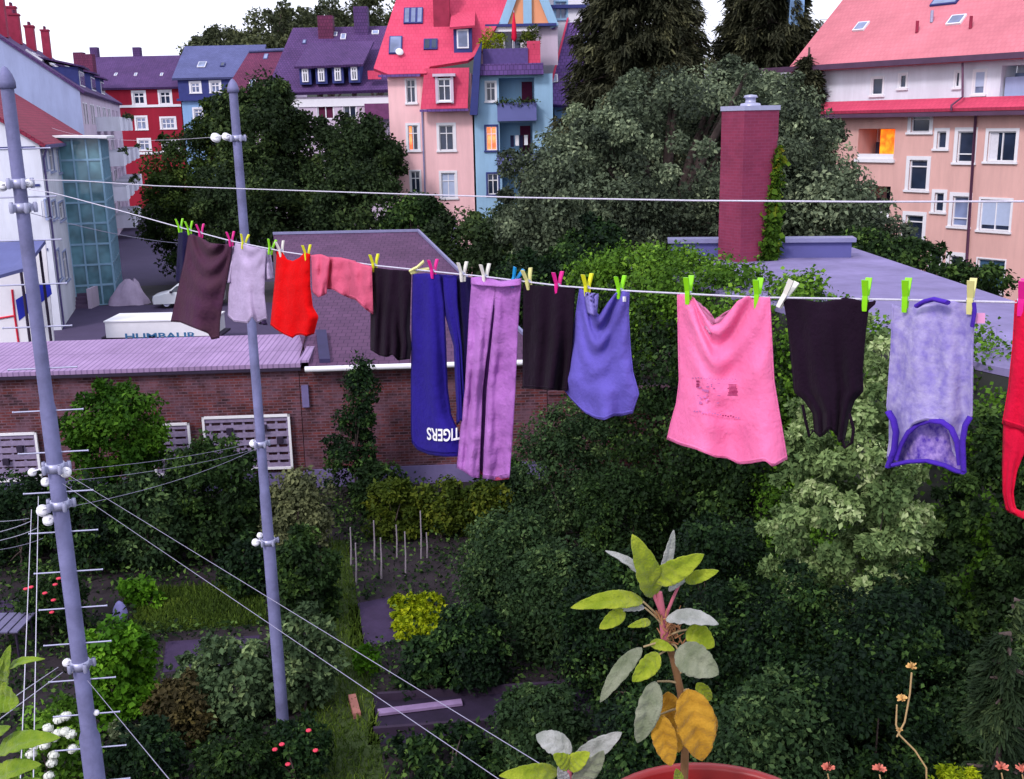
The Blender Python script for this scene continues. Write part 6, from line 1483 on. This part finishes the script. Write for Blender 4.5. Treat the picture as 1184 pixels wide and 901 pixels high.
stemm = mat('reddish sage stem', K(190, 105, 120), .7, .15, 40); stemb = mat('brown sage stem', K(130, 96, 62), .85, .2, 60)
def leafblade(mb, base, tip, wpx_m, nrm, curl=.15, cup=.16, n=26, pet=.08):
    """A real blade: midrib from base to tip, bent and cupped."""
    base, tip = Vector(base), Vector(tip); ax = tip-base; L = ax.length; t = ax.normalized(); nr = Vector(nrm); nr = (nr-t*nr.dot(t)).normalized(); b = t.cross(nr); rows = []
    for i in range(n+1):
        s = i/n; w_ = wpx_m*math.sin(PI*min(1, s**.85))**.62*(1-.12*s); w_ = max(w_, .0004)
        c = base+ax*s+nr*(curl*L*math.sin(PI*s))
        row = []
        for k in range(-6, 7):
            q = k/6; row.append(c+b*w_*q*(1+.035*math.sin(s*34+k*.5)+.02*math.sin(s*71))+nr*(cup*w_*(q*q)*1.0-.12*w_*max(0, 1-abs(q)*2.5)+.085*w_*math.sin(s*30-abs(k)*.8)+.04*w_*math.sin(s*9+k)))
        rows.append(row)
    mb.grid(rows)
def pot(c, r, h, m, label):
    root = thing('flower_pot', c, label, 'flower pot', 'pots on the balcony ledge'); c = Vector(c)
    mb = MB(); mb.lathe(c, [(.001, 0), (r*.68, 0), (r*.7, .01), (r*.92, h-.03), (r*.92, h-.028), (r, h-.026), (r, h-.004), (r*.985, h), (r*.93, h), (r*.92, h-.004), (r*.9, h-.025), (r*.6, .02)], 48); mb.build('pot', m, root)
    mb = MB(); mb.lathe(c, [(.0001, h-.02), (r*.5, h-.017), (r*.91, h-.022)], 24); mb.build('soil', soil, root)
    return root
redpot = mat('red glazed clay', K(165, 20, 20, .62), .4, .08, 6, spec=.5)
YP = 1.10
pc = aY(828, 973, 1.01); R_ = .15
pot((pc.x, 1.01, ZL), R_, pc.z-ZL, redpot, 'round glossy red flower pot at the bottom centre')
# the tall sage
sb = Vector((aY(790, 900, YP).x, YP, pc.z-.03))
q = lambda x, y, o=0.0: aY(x, y, YP+o)
s = thing('sage_plant', sb, 'tall sage plant with lime, silver and withered ochre leaves in the red pot', 'sage plant')
mb = MB(); mb.tube([sb, q(793, 850), q(787, 800), q(778, 760), q(769, 735)], [.005, .0045, .0042, .004, .0042], 8); mb.build('stem', stemb, s)
mb = MB(); mb.tube([q(769, 738), q(765, 705), q(762, 685)], [.0048, .004, .0035], 8); mb.tube([q(768, 715), q(757, 690), q(752, 670)], [.0028, .0025, .002], 6); mb.tube([q(770, 712), q(778, 692), q(785, 677)], [.002, .0018, .0015], 6); mb.build('young_stem', stemm, s)
mb = MB()
for k in range(70):
    x, y = 768+rng.normal()*7+(k/70)*8, 712+(k/70)*36; a = q(x, y, rng.normal()*.006); mb.tube([a, a+Vector((rng.normal()*.006, rng.normal()*.005, rng.uniform(.004, .012)))], [.0011, .0004], 4)
mb.build('dry_bract', mat('dry tan bract', K(170, 120, 80), .9, .2, 60), s)
k_ = YP/F
LV = [  # base, tip, half width px, material, depth offsets, normal, curl
 ((756, 690), (731, 618), 18, lime, 0, -.03, (.2, -1, .25), .1), ((752, 678), (700, 637), 9, silver, .01, .0, (.2, -.5, .9), .12),
 ((765, 668), (779, 613), 8, silver, .02, .03, (.3, -1, .1), .05), ((757, 672), (814, 641), 16, lime, -.01, -.035, (.1, -1, .5), .14),
 ((773, 683), (796, 669), 6, silver, 0, -.01, (0, -.6, .8), .1), ((792, 672), (831, 660), 9, lime, -.01, -.03, (0, -.9, .5), .14),
 ((744, 695), (660, 703), 13, lime, 0, -.02, (.1, -.8, .7), .2), ((745, 702), (715, 706), 8, silver, 0, -.01, (0, -.6, .9), .12), ((722, 706), (693, 727), 11, lime, -.01, -.03, (0, -.9, .4), .12), ((752, 719), (726, 725), 6, lime, -.01, -.03, (0, -.8, .5), .15),
 ((770, 716), (831, 722), 14, silver, -.02, -.045, (.1, -.5, .9), .12), ((795, 727), (826, 748), 17, lime, -.01, -.03, (.1, -1, .3), .1),
 ((742, 749), (694, 812), 12, olive, -.01, -.04, (-.5, -1, .4), .18), ((762, 756), (731, 788), 14, lime, -.02, -.04, (-.1, -1, .2), .1),
 ((782, 752), (831, 780), 23, olive, -.03, -.06, (.1, -1, .4), .12), ((806, 790), (822, 810), 10, lime, .01, .02, (0, -1, .2), .05), ((752, 743), (780, 752), 8, lime, .0, -.02, (0, -.8, .6), .1),
 ((758, 788), (737, 859), 17, olive, -.03, -.05, (0, -1, .2), .1), ((795, 797), (812, 880), 28, ochre, -.03, -.05, (.1, -1, .1), .08), ((772, 800), (785, 870), 20, ochre, .01, .0, (-.2, -1, .1), .08),
 ((762, 826), (776, 886), 17, ochre, -.04, -.055, (-.1, -1, .1), .08), ((820, 822), (826, 850), 8, ochre, .01, .02, (.3, -1, .1), .05), ((786, 905), (782, 889), 7, lime, -.03, -.04, (0, -1, .2), .05)]
for b_, t_, w_, m_, o0, o1, nn, cu in LV:
    mb = MB(); B0, T0 = q(*b_, o0), q(*t_, o1); leafblade(mb, B0, T0, w_*k_*.94, nn, cu); o_ = cloth(mb, 'leaf', m_, s, .0007)
    if m_ is ochre: o_['label'] = 'withered ochre leaf'
    mb = MB()
mb = MB()
for a, b_ in (((769, 724), (744, 696)), ((770, 728), (746, 703)), ((773, 735), (795, 728)), ((772, 742), (744, 748)), ((776, 750), (762, 757)), ((776, 744), (784, 752)), ((786, 790), (760, 788)), ((789, 800), (796, 797)), ((788, 818), (764, 826)), ((786, 778), (806, 770))):
    mb.tube([q(*a), (q(*a)+q(*b_))/2+Vector((0, -.005, .004)), q(*b_, -.01)], [.0016, .0013, .0011], 5)
mb.build('leaf_stalk', mat('pale leaf stalk', K(170, 150, 110), .8, .1, 30), s)
# the small sage at its left
YS = 1.12; q = lambda x, y, o=0.0: aY(x, y, YS+o); k_ = YS/F
pb_ = q(655, 955); pot((pb_.x, YS, ZL), .06, pb_.z-ZL, mat('brown clay', K(150, 80, 60), .8, .1, 5), 'small clay pot below the picture edge holding the young sage')
s = thing('young_sage', Vector((pb_.x, YS, pb_.z)), 'young sage plant with two silvery leaves at the bottom edge', 'sage plant')
mb = MB(); mb.tube([q(655, 958), q(657, 915), q(659, 888)], [.004, .0035, .003], 8); mb.build('stem', stemm, s)
for b_, t_, w_, m_, o0, o1, nn, cu in (((661, 870), (620, 850), 16, silver, 0, .02, (-.1, -.7, .7), .15), ((662, 884), (719, 847), 14, silver, .01, .0, (-.1, -.8, .5), .06), ((645, 893), (577, 897), 12, lime, -.01, -.04, (0, -.8, .6), .18), ((660, 886), (640, 872), 11, lime, -.02, -.03, (.1, -.9, .5), .1), ((656, 888), (682, 870), 12, lime, -.02, -.03, (0, -.8, .6), .1), ((664, 905), (698, 868), 15, olive, -.02, -.03, (.3, -1, .3), .06), ((655, 905), (646, 886), 8, silver, -.02, -.03, (0, -1, .3), .06)):
    mb = MB(); leafblade(mb, q(*b_, o0), q(*t_, o1), w_*k_, nn, cu); cloth(mb, 'leaf', m_, s, .0007)
# window box at the right: yellow green plant, dry stalks
bxp = aY(1110, 985, 1.1); t = thing('window_box', Vector((bxp.x, 1.1, ZL)), 'dark window box just below the lower right edge', 'planter')
mb = MB(); zb_ = bxp.z
for a, b_ in (((-.28, -.075), (.28, -.07)), ((-.28, .07), (.28, .075)), ((-.285, -.075), (-.28, .075)), ((.28, -.075), (.285, .075))):
    mb.box((bxp.x+(a[0]+b_[0])/2, 1.1+(a[1]+b_[1])/2, (ZL+zb_)/2), (b_[0]-a[0]+.004, b_[1]-a[1]+.004, zb_-ZL))
mb.build('box', dark, t); mb = MB(); mb.box((bxp.x, 1.1, (ZL+zb_)/2-.01), (.55, .13, zb_-ZL-.02)); mb.build('soil', soil, t)
c = aY(1112, 908, 1.08)
plant('moss_plant', 'bright yellow green cushion plant at the bottom right edge', 'plant', [((c.x, c.y, c.z-.012), (.045, .03, .02), 40, .009, 2600)], (c.x, c.y, zb_-.02), .0075, G['yellow green leaf'], stemb, None, .45, .003, 'foliage', 'stem')
drym = mat('dry straw stalk', K(190, 160, 110), .85, .2, 60); dryh = mat('dry coral flower head', K(225, 130, 110), .85, .25, 90); dryt = mat('dry tan flower head', K(225, 180, 110), .85, .25, 90)
def dry(label, pts, heads, Y=1.1, fm=dryh):
    r0 = aY(*pts[0], Y); s = thing('dry_flower', r0, label, 'dried flower', 'dried flower stalks on the ledge'); mb = MB(); mb.tube([aY(x, y, Y) for x, y in pts], [.0011]*(len(pts)-1)+[.0008], 6)
    if len(heads) > 1: mb.tube([aY(1037, 852, Y), aY(1046, 835, Y), aY(1052, 802, Y), aY(1054, 778, Y)], .0011, 5)
    mb.build('stalk', drym, s)
    for (x, y, r_) in heads:
        mb = MB(); c = aY(x, y, Y)
        for k in range(34):
            e = Vector(rng.normal(size=3)).normalized(); e.z = abs(e.z)*.8+.1; tp = c+e*r_*k_*rng.uniform(.7, 1.2); sd = e.orthogonal().normalized()*r_*k_*.16
            mb.add([c-sd*.6, tp-sd, tp+e*r_*k_*.15, tp+sd, c+sd*.6], [(0, 1, 2, 3, 4)])
        mb.build('flower_head', fm, s)
dry('tall forked dried flower stalk at the lower right', [(1072, 940), (1071, 888), (1058, 868), (1040, 850), (1036, 838), (1037, 815)], [(1043, 809, 6.5), (1054, 772, 6.5), (1040, 845, 4)], fm=dryt)
for x, y, lab in ((957, 889, 'dried coral flower head just right of the red pot'), (1017, 890, 'dried coral flower head left of the forked stalk'), (1158, 888, 'dried coral flower head right of the yellow green plant'), (1182, 890, 'dried coral flower head in the lower right corner')):
    dry(lab, [(x+8, 940), (x+4, 915), (x, y+6)], [(x, y, 7.5)])
# large leaved plant at the left edge
YL = 1.15; q = lambda x, y, o=0.0: aY(x, y, YL+o); k_ = YL/F
pb_ = q(0, 985); pot((pb_.x, YL, ZL), .075, pb_.z-ZL, MATS['brown clay'], 'clay pot below the lower left corner with the big leaved plant')
s = thing('broad_leaved_plant', Vector((pb_.x, YL, pb_.z)), 'plant with large lime green leaves at the lower left edge', 'plant')
mb = MB(); mb.tube([q(0, 985), q(-6, 900), q(-4, 830), q(8, 790)], [.005, .004, .0035, .002], 8); mb.build('stem', mat('green plant stem', K(110, 150, 50), .7), s)
blm = sage_mat('fresh lime leaf', (.16, .28, .015), (.3, .42, .03), .4)
for b_, t_, w_, nn, cu in (((-4, 872), (70, 853), 15, (0, -.6, .8), .16), ((-8, 905), (48, 884), 15, (0, -.6, .8), .16), ((-6, 800), (22, 812), 21, (-.2, -1, .2), .05), ((4, 795), (12, 746), 9, (0, -1, .2), .1), ((8, 785), (52, 762), 7, (0, -.5, .9), .2), ((-10, 780), (4, 762), 9, (0, -1, .3), .1), ((-10, 890), (20, 905), 14, (0, -.8, .5), .1), ((10, 915), (50, 902), 9, (0, -.7, .7), .1), ((-10, 850), (12, 840), 8, (0, -.9, .4), .1)):
    mb = MB(); leafblade(mb, q(*b_), q(*t_, -.02), w_*k_, nn, cu); cloth(mb, 'leaf', blm, s, .0007)
